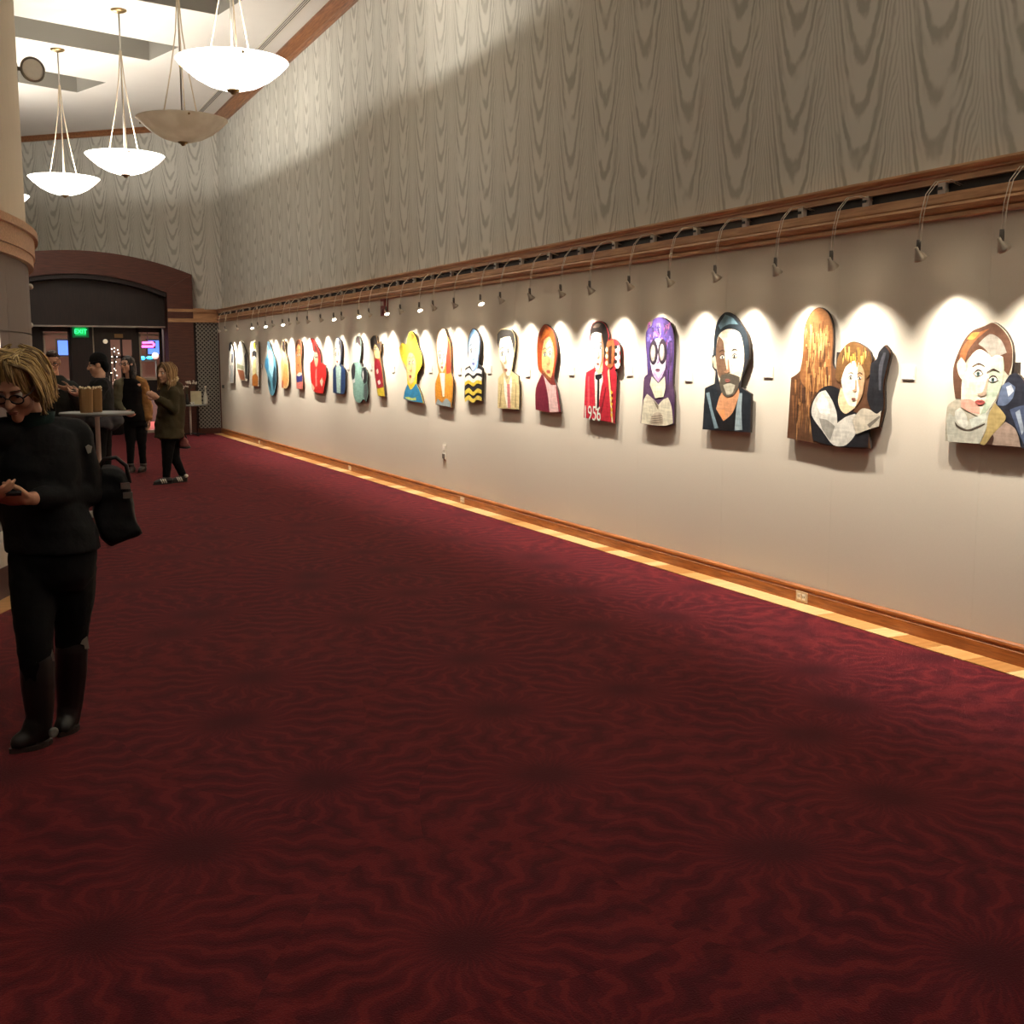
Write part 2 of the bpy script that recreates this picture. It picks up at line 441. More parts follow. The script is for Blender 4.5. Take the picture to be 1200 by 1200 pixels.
smooth_z(struct(ring_piece(DR - .01, DR + .20, 0, .21, R(-100), R(-9), 80), 'baseboard_left', plain('dark_red_base', (62, 28, 26), .5)))
smooth_z(struct(ring_piece(DR + .20, DR + .38, -.01, .004, R(-100), R(-9), 80), 'trim_6', PLANKS[0]))
ledge = ring_piece(DR - .0, DR + .19, .211, .38, R(-90), R(-9), 60).build('wall_ledge', plain('white_ledge', (206, 200, 188), .5, var=.05), label='low white ledge running along the foot of the curved wall', cat='ledge'); smooth_z(ledge)

# upper far wall, slanting, with crown
UP0 = Vector((5.0, 24.98)); UD = Vector((-1, .98)).normalized(); UN = Vector((UD.y, -UD.x)); UN = UN if UN.y < 0 else -UN
def up(t, d, z): p = UP0 + UD * t + UN * d; return (p.x, p.y, z)
fw = MB().loft([[up(t, d, z) for d, z in ((0, 2.662), (0, 6.7), (-.2, 6.7), (-.2, 2.662))] for t in (0, 11)], smooth=False)
struct(fw, 'wall_far', wallpaper('wallpaper_far', (UD.x, UD.y), .1))
struct(MB().loft([[up(t, u, ZC + v + .03) for u, v in CRP] for t in (-.1, 11)], smooth=False), 'trim_7', OAKD)
# lower far side: portal, rail stub, lattice
FY = 25.3
stub = struct(MB().box((3.9, FY - .07, 2.384), (5.0, FY + .1, 2.46)), 'trim_8', OAKX)
MB().box((3.9, FY - .05, 2.46), (5.0, FY + .1, 2.60)).build('rail_face', OAKX, stub)
MB().box((3.9, FY - .1, 2.60), (5.0, FY + .1, 2.66)).build('rail_cap', OAKX, stub)
MB().box((4.4, FY + .0, 2.62), (5.0, FY + .7, 2.68)).build('rail_top', OAKX, stub)
AX, ZA, ZE, XE = 2.15, 3.80, 3.38, 4.43
def arcz(x, za, ze, xe):
    s = za - ze; h = xe - AX; rr = (h*h + s*s) / (2*s); return za - rr + math.sqrt(max(0, rr*rr - (x - AX)**2))
def archband(o0, i0, y0, y1, xl=-.13, n=28, xo=XE, xi=3.9):
    """band between outer arch o0=(za,ze,xe) and inner arch i0"""
    po = [(AX + (xo-AX)*(2*i/n - 1), 0) for i in range(n + 1)]; po = [(x, arcz(x, *o0)) for x, _ in po]
    pi_ = [(AX + (xi-AX)*(2*i/n - 1), 0) for i in range(n + 1)]; pi_ = [(x, arcz(x, *i0)) for x, _ in pi_]
    rings = [[(a[0], y0, a[1]), (b[0], y0, b[1]), (b[0], y1, b[1]), (a[0], y1, a[1])] for a, b in zip(po, pi_)]
    return MB().loft(rings, smooth=False)
portal = struct(archband((ZA, ZE, XE), (3.42, 3.06, 3.9), FY - .06, FY + 2.6), 'trim_9', MAHOG)
archband((3.43, 3.07, 3.91), (3.33, 2.98, 3.91), FY - .09, FY + .5, xo=3.92, xi=3.9).build('arch_moulding', MAHOG, portal)
archband((3.35, 3.0, 3.91), (3.24, 2.89, 3.91), FY - .02, FY + .5, xo=3.91, xi=3.88).build('inner_arch_moulding', DARKW, portal)
MB().box((3.9, FY - .06, 0), (4.43, FY + .5, 2.384)).prism([(3.9, 2.384), (4.43, 2.384), (4.43, 3.378), (3.9, 3.058)], lambda u, v: (u, FY + .5, v), lambda u, v: (u, FY - .06, v)).build('pilaster', MAHOG, portal)
MB().box((-.13, FY - .06, 0), (.4, FY + .5, 3.3)).build('pilaster', MAHOG, portal)
px_ = [(AX + (3.9-AX)*(2*i/20 - 1)) for i in range(21)]
MB().loft([[(x, FY + .3, 2.30), (x, FY + .3, arcz(x, 3.3, 2.95, 3.91)), (x, FY + .45, arcz(x, 3.3, 2.95, 3.91)), (x, FY + .45, 2.30)] for x in px_], smooth=False).build('tympanum_panel', DARKW, portal)
MB().box((.4, FY + .26, 2.27), (3.9, FY + .5, 2.30)).build('head_strip', STEEL, portal)
# lattice
lat = thing('lattice_screen', 'grey diagonal lattice panel beside the portal, left of the picture wall', 'screen', (4.45, FY - .01, .12))
LW, LH = .5, 2.26
MB().box((0, -.01, 0), (.03, .03, LH)).build('side_rail', DARKW, lat); MB().box((LW - .0, -.01, 0), (LW + .03, .03, LH)).build('side_rail', MAHOG, lat)
MB().box((0, -.012, -.12), (LW + .03, .03, .0)).build('bottom_rail', MAHOG, lat)
ls = MB(); st = .085
def clipseg(c, sgn):
    # line y = c + sgn*x inside the panel
    pts = []
    for x in (0.03, LW):
        y = c + sgn * x
        if 0 <= y <= LH: pts.append((x, y))
    for y in (0, LH):
        x = (y - c) / sgn
        if .03 < x < LW: pts.append((x, y))
    return pts[:2] if len(pts) >= 2 else None
for sgn, dy in ((1, 0), (-1, .006)):
    c = -LW if sgn > 0 else 0
    while c < LH + LW:
        sg = clipseg(c, sgn)
        if sg:
            (x0, z0), (x1, z1) = sg; d = Vector((x1-x0, z1-z0)).normalized() if (x1-x0, z1-z0) != (0, 0) else None
            if d:
                nn = Vector((-d.y, d.x)) * .012
                ls.prism([(x0+nn.x, z0+nn.y), (x0-nn.x, z0-nn.y), (x1-nn.x, z1-nn.y), (x1+nn.x, z1+nn.y)], lambda u, v: (u, dy + .006, v), lambda u, v: (u, dy, v))
        c += st
ls.build('lattice_strips', plain('lattice_grey', (150, 148, 140), .5), lat, kind='stuff')
MB().box((.03, .05, 0), (LW, .06, LH)).build('backing', plain('lattice_back', (44, 40, 36), .8), lat)

# ------------------------------------------------------------------ doors under the arch
DY = 26.15
def dx(px): return at_y(px, 420, DY).x
def dz(py, px=110): return at_y(px, py, DY).z
ALU = plain('pale_aluminium', (188, 176, 160), .4, .3)
def glassmat():
    m, b = newmat('door_glass', .02); b.inputs['Transmission Weight'].default_value = 1; b.inputs['IOR'].default_value = 1.05
    b.inputs['Base Color'].default_value = (.92, .95, .95, 1); return m
GLASS = glassmat()
def bay(name, x0, x1, sill, label=None):
    fr = struct(MB().box((x0, DY - .04, 0), (x0 + .06, DY + .04, 2.3)).box((x1 - .06, DY - .04, 0), (x1, DY + .04, 2.3)).box((x0, DY - .04, 2.18), (x1, DY + .04, 2.3)), name, DARKW)
    MB().box((x0 + .06, DY - .03, sill + .04), (x0 + .10, DY + .03, 2.18)).build('jamb_strip', ALU, fr)
    MB().box((x0 + .06, DY - .03, 2.10), (x1 - .06, DY + .03, 2.15)).build('head_bar', ALU, fr)
    MB().box((x0 + .06, DY - .03, sill - .02), (x1 - .06, DY + .03, sill + .04)).build('sill_bar', ALU, fr)
    MB().box((x0 + .10, DY - .005, sill + .04), (x1 - .06, DY + .005, 2.18)).build('pane', GLASS, fr)
    return fr
xa, xb = dx(48), dx(84)
struct(MB().box((.4, DY - .08, 0), (xa, DY + .08, 2.3)), 'door_1', DARKW)
MB().box((.9, DY - .1, 1.28), (xa - .05, DY - .08, 1.30)).build('push_bar', STEEL, bpy.data.objects['door_1'])
w1 = bay('window_1', xa, xb, 1.15)
MB().box((xa + .06, DY - .03, 0), (xb - .06, DY + .03, 1.13)).build('lower_panel', DARKW, w1)
struct(MB().box((xb, DY - .09, 0), (dx(109), DY + .08, 2.3)), 'door_2', DARKW)
MB().box((dx(109), DY - .08, 0), (dx(110.6), DY + .05, 2.3)).build('edge_strip', ALU, bpy.data.objects['door_2'])
# glazed leaf
x0, x1 = dx(110.6), dx(160)
d3 = struct(MB().box((x0, DY - .03, 0), (dx(130), DY + .03, 2.3)).box((dx(155), DY - .03, 0), (x1, DY + .03, 2.3)).box((dx(130), DY - .03, 2.02), (dx(155), DY + .03, 2.3)).box((dx(130), DY - .03, 0), (dx(155), DY + .03, .95)).box((dx(141.5), DY - .03, .95), (dx(144), DY + .03, 2.02)).box((dx(130), DY - .03, 1.62), (dx(155), DY + .03, 1.68)), 'door_3', DARKW)
MB().box((dx(130), DY - .004, .95), (dx(141.5), DY + .004, 2.02)).build('pane', GLASS, d3)
MB().box((dx(144), DY - .004, .95), (dx(155), DY + .004, 2.02)).build('pane', GLASS, d3)
MB().box((dx(135), DY - .04, 2.06), (dx(145), DY - .03, 2.14)).build('name_plate', plain('brass_plate', (150, 120, 80), .4, .4), d3)
MB().sph((dx(124), DY - .06, 1.98), .05).tube([(dx(124), DY - .06, 1.98), (dx(124), DY - .03, 2.0)], .012).build('closer_lamp', glow('warm_dot', (220, 200, 170), .35), d3)
MB().tube([(dx(127), DY - .09, .9), (dx(127), DY - .09, 1.25)], .012).tube([(dx(127), DY - .09, .92), (dx(127), DY - .02, .92)], .008).tube([(dx(127), DY - .09, 1.23), (dx(127), DY - .02, 1.23)], .008).build('door_handle', STEEL, d3)
w2 = bay('window_2', x1, 3.9, 1.17)
MB().box((x1 + .06, DY - .03, .72), (3.84, DY + .03, 1.15)).build('lower_panel', DARKW, w2)
MB().box((x1 + .06, DY - .005, .06), (3.84, DY + .005, .72)).build('kick_pane', GLASS, w2)
MB().box((x1 + .0, DY - .05, .0), (3.9, DY + .05, .06)).build('threshold', ALU, w2)
# exit sign
e0 = at_y(94.5, 386, DY - .2)
ex = thing('exit_sign', 'green lit exit sign over the doors below the arch', 'sign', (e0.x, DY - .12, 2.30))
MB().box((-.16, -.03, -.24), (.16, .03, -.0)).build('housing', glow('exit_housing', (10, 92, 48), .35), ex)
def text_mesh(s, size, extr, mat, name, parent, loc, rot):
    cu = bpy.data.curves.new(name, 'FONT'); cu.body = s; cu.size = size; cu.extrude = extr; cu.align_x = 'CENTER'; cu.align_y = 'CENTER'
    t = bpy.data.objects.new(name, cu); COL.objects.link(t); dg = bpy.context.evaluated_depsgraph_get(); dg.update()
    me = bpy.data.meshes.new_from_object(t.evaluated_get(dg)); COL.objects.unlink(t); bpy.data.objects.remove(t)
    me.materials.clear(); me.materials.append(mat)
    o = bpy.data.objects.new(name, me); COL.objects.link(o); o.parent = parent; o.location = loc; o.rotation_euler = rot; return o
MB().box((-.11, -.034, -.2), (.11, -.03, -.04)).build('lit_face', glow('exit_face', (10, 150, 70), .8), ex)
text_mesh('EXIT', .125, .002, glow('exit_green', (60, 255, 140), 1.3), 'lettering', ex, (0, -.037, -.12), (PI/2, 0, 0))
# ------------------------------------------------------------------ lobby behind the doors
LBW = plain('lobby_wall', (150, 128, 116), .8, var=.1, scale=3)
struct(MB().box((-3, 26.6, -.2), (9, 35.2, 0)), 'floor_lobby', plain('lobby_carpet', (150, 62, 66), .9))
struct(MB().box((-3, 35, 0), (9, 35.2, 3.2)), 'wall_lobby_back', LBW)
struct(MB().box((-3.2, 26.6, 0), (-3, 35, 3.2)), 'wall_lobby_left', LBW); struct(MB().box((9, 26.6, 0), (9.2, 35, 3.2)), 'wall_lobby_right', LBW)
struct(MB().box((-3.2, 26.25, 3.0), (9.2, 35.2, 3.2)), 'ceiling_lobby', CEIL)
struct(MB().box((3.95, 26.2, 0), (9.2, 26.6, 3.0)).box((-3.2, 26.2, 0), (.38, 26.6, 3.0)).box((.38, 26.0, 2.3), (3.95, 26.6, 3.2)), 'wall_lobby_front', DARKW)
for i, px in enumerate((60, 178)):
    p = at_y(px, 395, 31)
    t = thing('ceiling_light', 'recessed square lobby ceiling light seen through the %s window' % ('left' if i == 0 else 'right'), 'light', (p.x, 30.2, 3.0))
    MB().box((-.3, -.3, -.02), (.3, .3, 0)).build('frame', WHITEP, t); MB().box((-.26, -.26, -.026), (.26, .26, -.02)).build('diffuser', glow('lobby_diffuser', (255, 226, 196), 2.0), t)
    ld = bpy.data.lights.new('lobby_lamp', 'AREA'); ld.energy = LOBBY_W; ld.size = .5; ld.color = (1, .82, .66)
    l = bpy.data.objects.new('lobby_lamp', ld); COL.objects.link(l); l.parent = t; l.location = (0, 0, -.05)
SCR = glow('screen_blue', (70, 110, 235), 1.0)
for px0, px1, py0, py1, Y, lab in ((67.5, 86, 399, 416, 33.5, 'blue lit wall screen seen through the left window'), (173, 199, 399, 415, 33.5, 'blue lit wall screen seen through the right window beside a pink neon bar')):
    a = at_y(px0, py0, Y); b_ = at_y(px1, py1, Y)
    t = thing('wall_screen', lab, 'screen', ((a.x + b_.x)/2, Y, (a.z + b_.z)/2)); hw, hh = (b_.x - a.x)/2, (a.z - b_.z)/2
    MB().box((-hw - .05, 0, -hh - .05), (hw + .05, .06, hh + .05)).build('bezel', BLACKP, t); MB().box((-hw, -.006, -hh), (hw, .0, hh)).build('display', SCR, t)
    MB().box((-.05, .06, -.1), (.05, 35 - Y, .1)).build('wall_bracket', BLACKP, t)
p = at_y(173.5, 404, 32)
t = thing('neon_sign', 'pink glowing neon bar seen through the right window', 'sign', (p.x, 32, p.z))
MB().tube([(-.14, 0, .05), (.12, 0, .06), (.16, 0, .0), (.12, 0, -.05), (-.16, 0, -.05)], .028).build('tube', glow('neon_pink', (255, 70, 190), 3.0), t)
MB().box((-.2, .03, -.1), (.2, .05, .1)).tube([(0, .04, .1), (0, .04, 3.0 - p.z)], .01).build('backing', BLACKP, t)
p = at_y(172, 421, 32)
t = thing('neon_sign', 'small cyan glowing neon sign below the pink one in the right window', 'sign', (p.x, 32, p.z))
MB().ell((-.1, 0, .03), (.06,0,0), (0,.02,0), (0,0,.05)).ell((.08, 0, .04), (.09,0,0), (0,.02,0), (0,0,.04)).build('tube', glow('neon_cyan', (40, 170, 255), 2.5), t)
MB().box((-.2, .02, -.06), (.2, .04, .1)).tube([(.25, .05, .05), (.25, .05, -p.z)], .015).box((.1, .03, .0), (.27, .06, .04)).build('stand', BLACKP, t)
p = at_y(182, 417, 31.5)
t = thing('globe_lamp', 'dim pale pink globe lamp in the lobby behind the right window', 'lamp', (p.x, 31.5, 0))
MB().sph((0, 0, p.z), .09).build('globe', glow('globe', (210, 170, 165), .6), t); MB().tube([(0, 0, 0), (0, 0, p.z - .08)], .015).lathe([(.15, 0), (.15, .02), (.02, .03)]).build('stand', BLACKP, t)
# low lobby furniture silhouettes
p = at_y(178, 440, 30.5)
t = thing('lobby_counter', 'grey counter in the lobby behind the right window', 'counter', (p.x, 31, 0))
MB().box((-.9, -.2, 0), (.9, .3, .95)).build('body', plain('counter_grey', (96, 84, 84), .6), t); MB().box((-.95, -.26, .95), (.95, .34, 1.0)).build('worktop', plain('counter_top', (130, 118, 112), .4), t)
p = at_y(72, 440, 30.5)
t = thing('lobby_counter', 'grey counter in the lobby behind the left window', 'counter', (p.x, 31.5, 0))
MB().box((-.7, -.2, 0), (.7, .3, 1.0)).build('body', plain('counter_grey', (96, 84, 84), .6), t); MB().box((-.75, -.26, 1.0), (.75, .34, 1.05)).build('worktop', plain('counter_top', (130, 118, 112), .4), t)
# string of tiny lights on a bare little tree in front of the glazed door
p0 = at_y(135, 450, 25.75)
t = thing('lit_twig_tree', 'bare twig tree with tiny white lights in front of the glazed door', 'tree', (p0.x, 25.75, 0))
tw = MB().tube([(0, 0, .1), (.01, 0, 1.0), (0, .0, 1.9)], [.02, .015, .006], 6); bl = MB()
for px, py in ((131, 409), (134, 408), (138, 410), (139, 414), (131.5, 418), (137, 418), (136, 424), (131.5, 425), (134, 432), (135.5, 434), (130.5, 437), (135, 445), (134, 412), (137, 440)):
    q = at_y(px, py, 25.74); e = Vector((q.x - p0.x, 0, q.z)); tw.tube([(0, 0, max(.6, e.z - .2)), (e.x * .6, 0, e.z - .06), e], [.007, .005, .003], 5); bl.sph(e, .011, 6, 4)
tw.build('branches', BLACKP, t); bl.build('bulbs', glow('fairy', (255, 235, 210), 6), t, kind='stuff')
MB().lathe([(.1, 0), (.13, .02), (.16, .25), (.15, .27), (.12, .25)], n=16).build('pot', BLACKP, t)

# ------------------------------------------------------------------ pendant lamps
GLOWB = glow('lit_bowl_glass', (255, 246, 234), BOWL_E)
def offglass():
    m, b = newmat('unlit_bowl_glass', .25); n = nse(ocoord(), 5, 4)
    c = mixc(n.smooth(.3, .7), lin((222, 214, 202)), lin((238, 232, 222))); setc(b, c)
    t = V.nt.nodes.new('ShaderNodeBsdfTranslucent'); V.nt.links.new(c, t.inputs[0]); x = V.nt.nodes.new('ShaderNodeMixShader'); x.inputs[0].default_value = .72
    V.nt.links.new(b.outputs[0], x.inputs[1]); V.nt.links.new(t.outputs[0], x.inputs[2]); V.nt.links.new(x.outputs[0], V.nt.nodes['Material Output'].inputs[0]); return m
OFFB = offglass(); DIMB = glow('fill_bowl_glass', (255, 244, 228), .3)
BRASS = plain('aged_brass', (150, 128, 88), .35, .8)
CORD = plain('pale_cord', (214, 196, 168), .6)
def pendant(x, y, zr, lit, label, D=1.1, glow=None, power=None):
    r = D / 2; t = thing('pendant_lamp', label, 'lamp', (x, y, ZC), group='bowl pendants along the ceiling')
    h = zr - ZC
    prof = [(.03, -.262), (.12, -.255), (.25, -.215), (.37, -.150), (.47, -.07), (.54, .0), (.55, .012), (.535, .014), (.46, -.05), (.36, -.132), (.24, -.197), (.11, -.236), (.0, -.242)]
    b = MB().lathe([(a * r / .55, z * r / .55) for a, z in prof], n=48, caps=False).build('bowl', (glow or GLOWB) if lit else OFFB, t, loc=(0, 0, h))
    MB().lathe([(.0, -.05), (.02, -.048), (.03, -.03), (.055, -.02), (.065, -.008), (.06, .005), (.02, .01)], n=16).build('finial', BRASS, t, loc=(0, 0, h - .255))
    for k in range(3):
        a = k * 2 * PI / 3 + .5
        MB().lathe([(.0, 0), (.014, .002), (.014, .012), (0, .016)], (math.cos(a)*r*.97, math.sin(a)*r*.97, -.02), 8, axis=(math.cos(a), math.sin(a), 0)).build('rim_screw', BRASS, t, loc=(0, 0, h))
        MB().tube([(math.cos(a)*q*r, math.sin(a)*q*r, h + dz_) for q, dz_ in ((.62, -.14), (.50, -.02), (.40, .15), (.22, .6), (.08, 1.05), (.02, 1.45))], .0075, 6).build('suspension_cord', CORD, t)
    MB().tube([(0, 0, h - .2), (0, 0, -.02)], .011, 8).build('stem', STEEL, t)
    MB().lathe([(.11, 0), (.11, -.012), (.08, -.03), (.02, -.05), (.0, -.05)], n=20).build('canopy', BRASS, t)
    if lit:
        ld = bpy.data.lights.new('bowl_light', 'POINT'); ld.energy = power or UP_W; ld.color = (1, .95, .87); ld.shadow_soft_size = .035
        l = bpy.data.objects.new('bowl_light', ld); COL.objects.link(l); l.parent = t; l.location = (0, 0, h - .045)
    return t
pendant(2.56, 11.9, 4.53, True, 'nearest lit bowl pendant, largest at the top of the picture')
pendant(2.57, 14.9, 4.52, False, 'unlit bowl pendant, grey glass between the two brightest')
pendant(2.23, 17.7, 4.5, True, 'lit bowl pendant in front of the far wallpaper, right of the smallest whole one')
pendant(1.60, 20.3, 4.5, True, 'farther lit bowl pendant left in front of the far wallpaper')
pendant(.66, 22.9, 4.5, True, 'farthest lit bowl pendant almost hidden behind the curved wall')
# two dimmer bowls added outside the view as ambient fill
pendant(2.56, 2.6, 4.53, True, 'added fill bowl pendant overhead, out of view', glow=DIMB, power=FILL_W)
pendant(2.56, -.6, 4.53, True, 'added fill bowl pendant behind the camera, out of view', glow=DIMB, power=FILL_W)

# ------------------------------------------------------------------ wall-washing lamps on wire arms
HEAD = plain('lamp_head_grey', (196, 186, 168), .35, .3); WIRE = plain('arm_wire', (206, 196, 178), .3, .2)
BULB = glow('bulb_face', (255, 240, 214), 14)
HX = 4.65
arm_mb = MB()
for s in (-.011, .011):
    arm_mb.tube([(.29, s, .372), (.2, s, .395), (.11, s, .38), (.045, s, .31), (.015, s, .2), (.004, s, .08), (.0, s * .5, .03)], .0024, 6)
ARM = arm_mb.mesh('arm', WIRE)
def head_mesh():
    return MB().lathe([(.0, -.035), (.011, -.034), (.012, -.012), (.018, -.004), (.030, .022), (.036, .036), (.033, .036), (.016, .006), (.0, .004)], n=16).mesh('lamp_shade', HEAD)
def bulb_mesh(): return MB().lathe([(.0, .02), (.016, .021), (.026, .0335), (.0, .0345)], n=14).mesh('bulb', BULB)
HM, BM = head_mesh(), bulb_mesh()
SOCK = MB().lathe([(.012, -.03), (.012, .03)], n=8).mesh('socket', plain('socket_grey', (96, 90, 82), .5))
heads = [23.7, 23.06, 21.94, 20.7, 20.23, 19.66, 19.17, 18.48, 18.07, 17.58, 16.99, 16.28, 15.62, 15.25, 14.5, 14.07, 13.4, 12.9, 12.27, 11.85, 11.25, 10.56, 10.09, 9.45, 8.85, 8.34, 7.72, 7.16, 6.59, 5.94, 5.42, 4.73, 4.18, 3.58]
turned = {20.7, 19.66, 18.48, 15.62, 14.5, 13.4, 12.27, 10.56}
sd_ = bpy.data.lights.new('lamp_beam', 'SPOT'); sd_.energy = SPOT_W; sd_.color = (1, .92, .81); sd_.spot_size = R(44); sd_.spot_blend = .5; sd_.shadow_soft_size = .016
sp_ = bpy.data.lights.new('lamp_spill', 'SPOT'); sp_.energy = SPILL_W; sp_.color = (1, .92, .81); sp_.spot_size = R(96); sp_.spot_blend = 1.0; sp_.shadow_soft_size = .016
order = sorted(heads)
for i, y in enumerate(order):
    far = y in turned
    if y == 3.58: lab = 'small wire-arm picture lamp just outside the right edge'
    else:
        near = 'lamp %d along' % (i)
        lab = ''
    t = thing('picture_lamp', 'wire-arm picture lamp', 'lamp', (HX, y, 2.18), group='picture lamps on wire arms')
    t['_y'] = y
    o = bpy.data.objects.new('arm', ARM); COL.objects.link(o); o.parent = t
    aim = Vector((.32, -.18 if far else random.uniform(-.05, .05), -.42 + random.uniform(-.03, .03)))
    q = Vector((0, 0, 1)).rotation_difference(aim.normalized() if not far else Vector((.1, -.42, -.62)).normalized())
    o = bpy.data.objects.new('lamp_shade', HM); COL.objects.link(o); o.parent = t; o.rotation_mode = 'QUATERNION'; o.rotation_quaternion = q
    b = bpy.data.objects.new('bulb', BM); COL.objects.link(b); b.parent = o
    o2 = bpy.data.objects.new('socket', SOCK); COL.objects.link(o2); o2.parent = t; o2.location = (0, 0, .04)
    l = bpy.data.objects.new('lamp_beam', sd_); COL.objects.link(l); l.parent = t; l.rotation_mode = 'QUATERNION'
    l.rotation_quaternion = Vector((0, 0, -1)).rotation_difference(aim.normalized()); l.location = aim.normalized() * .045
    l2 = bpy.data.objects.new('lamp_spill', sp_); COL.objects.link(l2); l2.parent = t; l2.rotation_mode = 'QUATERNION'
    l2.rotation_quaternion = Vector((0, 0, -1)).rotation_difference(Vector((.20, 0, -.95)).normalized()); l2.location = l.location
    del t['_y']

# ------------------------------------------------------------------ cut-out painted panels on the wall
PFX = WP - .036          # painted front of the boards
EDGE = plain('board_edge', (44, 34, 28), .7)
GRP = 'painted cut-out portrait panels'
PANELS = []
class Panel:
    def __init__(s, label, outline, base, cuts=2, smooth=True, dz=0.0):
        """outline: photo pixels around the board"""
        pts = [at_x(x, y, PFX) for x, y in outline]
        s.yc = (min(p.y for p in pts) + max(p.y for p in pts)) / 2; s.zc = (min(p.z for p in pts) + max(p.z for p in pts)) / 2
        s.t = thing('painted_panel', label, 'artwork', (WP, s.yc, s.zc), group=GRP)
        uv = [s.uv(p) for p in outline]
        lp = smooth_loop(uv, 4) if smooth else uv
        MB().prism(lp, lambda u, v: (-.020, -u, v), lambda u, v: (-.036, -u, v), 0, 1).build('board', [paint(base), EDGE], s.t)
        w_ = max(q[0] for q in uv) - min(q[0] for q in uv); h_ = max(q[1] for q in uv) - min(q[1] for q in uv)
        cu = sum(q[0] for q in lp) / len(lp); cv = sum(q[1] for q in lp) / len(lp)
        MB().box((-.021, -cu - w_ * .12, cv - h_ * .12), (0, -cu + w_ * .12, cv + h_ * .12)).build('mounting_block', EDGE, s.t)
        s.parts = {}; s.k = 0; s.h = h_; s.w = w_
        PANELS.append((s.yc, label, s))
    def uv(s, p):
        q = at_x(p[0], p[1], PFX); return (-(q.y - s.yc), q.z - s.zc)
    def raw(s, part, rgb, uv, smooth=True):
        s.k += (getattr(s, 'st', 1)); lp = smooth_loop(uv, 4) if smooth else list(uv)
        mb, ms = s.parts.setdefault(part, (MB(), []))
        m = paint(rgb)
        if m not in ms: ms.append(m)
        d = -.036 - .0002 * s.k
        mb.add([(d, -u, v) for u, v in lp], [tuple(range(len(lp)))], ms.index(m)); return s
    def px(s, part, rgb, pts, smooth=True): return s.raw(part, rgb, [s.uv(p) for p in pts], smooth)
    def oval(s, part, rgb, c, rx, ry, rot=0.0, n=14):
        """c in pixels, radii in metres"""
        u, v = s.uv(c); ca, sa = math.cos(rot), math.sin(rot)
        return s.raw(part, rgb, [(u + rx*math.cos(t)*ca - ry*math.sin(t)*sa, v + rx*math.cos(t)*sa + ry*math.sin(t)*ca) for t in [2*PI*i/n for i in range(n)]], False)
    def strokes(s, part, cols, box, n, seed, wid=.006, ln=.12, lean=.1):
        """brush strokes inside a pixel box (x0,y0,x1,y1)"""
        rr = random.Random(seed); s.st = .06
        for i in range(n):
            x = rr.uniform(box[0], box[2]); y = rr.uniform(box[1], box[3]); u, v = s.uv((x, y)); L = ln * rr.uniform(.5, 1.3); q = wid * rr.uniform(.6, 1.5); a = rr.uniform(-lean, lean)
            pts = [(u - q, v), (u - q * .6 + a * L * .5, v - L * .5), (u + a * L, v - L), (u + q + a * L * .5, v - L * .5), (u + q, v)]
            s.raw(part, rr.choice(cols), pts)
        s.st = 1; return s
    def eyes(s, L, Rr, r, iris=(60, 70, 60), white=(226, 222, 206), lid=(60, 40, 34)):
        r *= .78
        for c in (L, Rr):
            u, v = s.uv(c)
            s.raw('painted_eyes', lid, [(u - r*1.5, v), (u - r*.4, v + r*.95), (u + r*.7, v + r*.85), (u + r*1.5, v - r*.1), (u + r*.4, v - r*.6), (u - r*.7, v - r*.6)])
            s.raw('painted_eyes', white, [(u - r*1.25, v - r*.02), (u - r*.2, v + r*.6), (u + r*.7, v + r*.5), (u + r*1.25, v - r*.1), (u + r*.3, v - r*.45), (u - r*.6, v - r*.45)])
            s.oval('painted_eyes', iris, c, r*.5, r*.52); s.oval('painted_eyes', (16, 14, 14), c, r*.22, r*.24)
            s.raw('painted_eyes', lid, [(u - r*1.8, v + r*1.5), (u, v + r*2.2), (u + r*1.8, v + r*1.6), (u + r*1.8, v + r*1.8), (u, v + r*2.5), (u - r*1.8, v + r*1.7)])
        return s
    def nose(s, top, tip, w_, rgb): 
        (u0, v0), (u1, v1) = s.uv(top), s.uv(tip)
        s.raw('painted_face', rgb, [(u0 + w_*.15, v0), (u0 + w_*.4, v0), (u1 + w_*.75, v1 + w_*.5), (u1 + w_*.9, v1), (u1, v1 - w_*.35), (u1 - w_*.8, v1), (u1 - w_*.2, v1 + w_*.1), (u1 + w_*.25, v1 + w_*.35)]); return s
    def mouth(s, c, w_, rgb=(150, 70, 62), op=0.0):
        u, v = s.uv(c); w_ *= .8
        s.raw('painted_mouth', rgb, [(u - w_, v), (u - w_*.35, v + w_*.32), (u, v + w_*.24), (u + w_*.35, v + w_*.32), (u + w_, v), (u + w_*.4, v - w_*.42), (u - w_*.4, v - w_*.42)])
        s.raw('painted_mouth', (70, 26, 26), [(u - w_*.9, v), (u, v + w_*(.06 + op)), (u + w_*.9, v), (u, v - w_*(.07 + op))]); return s
    def done(s):
        for nm, (mb, ms) in s.parts.items(): mb.build(nm, ms, s.t)
def Z(ox, oy, k): return lambda *pts: [(ox + x / k, oy + y / k) for x, y in pts]

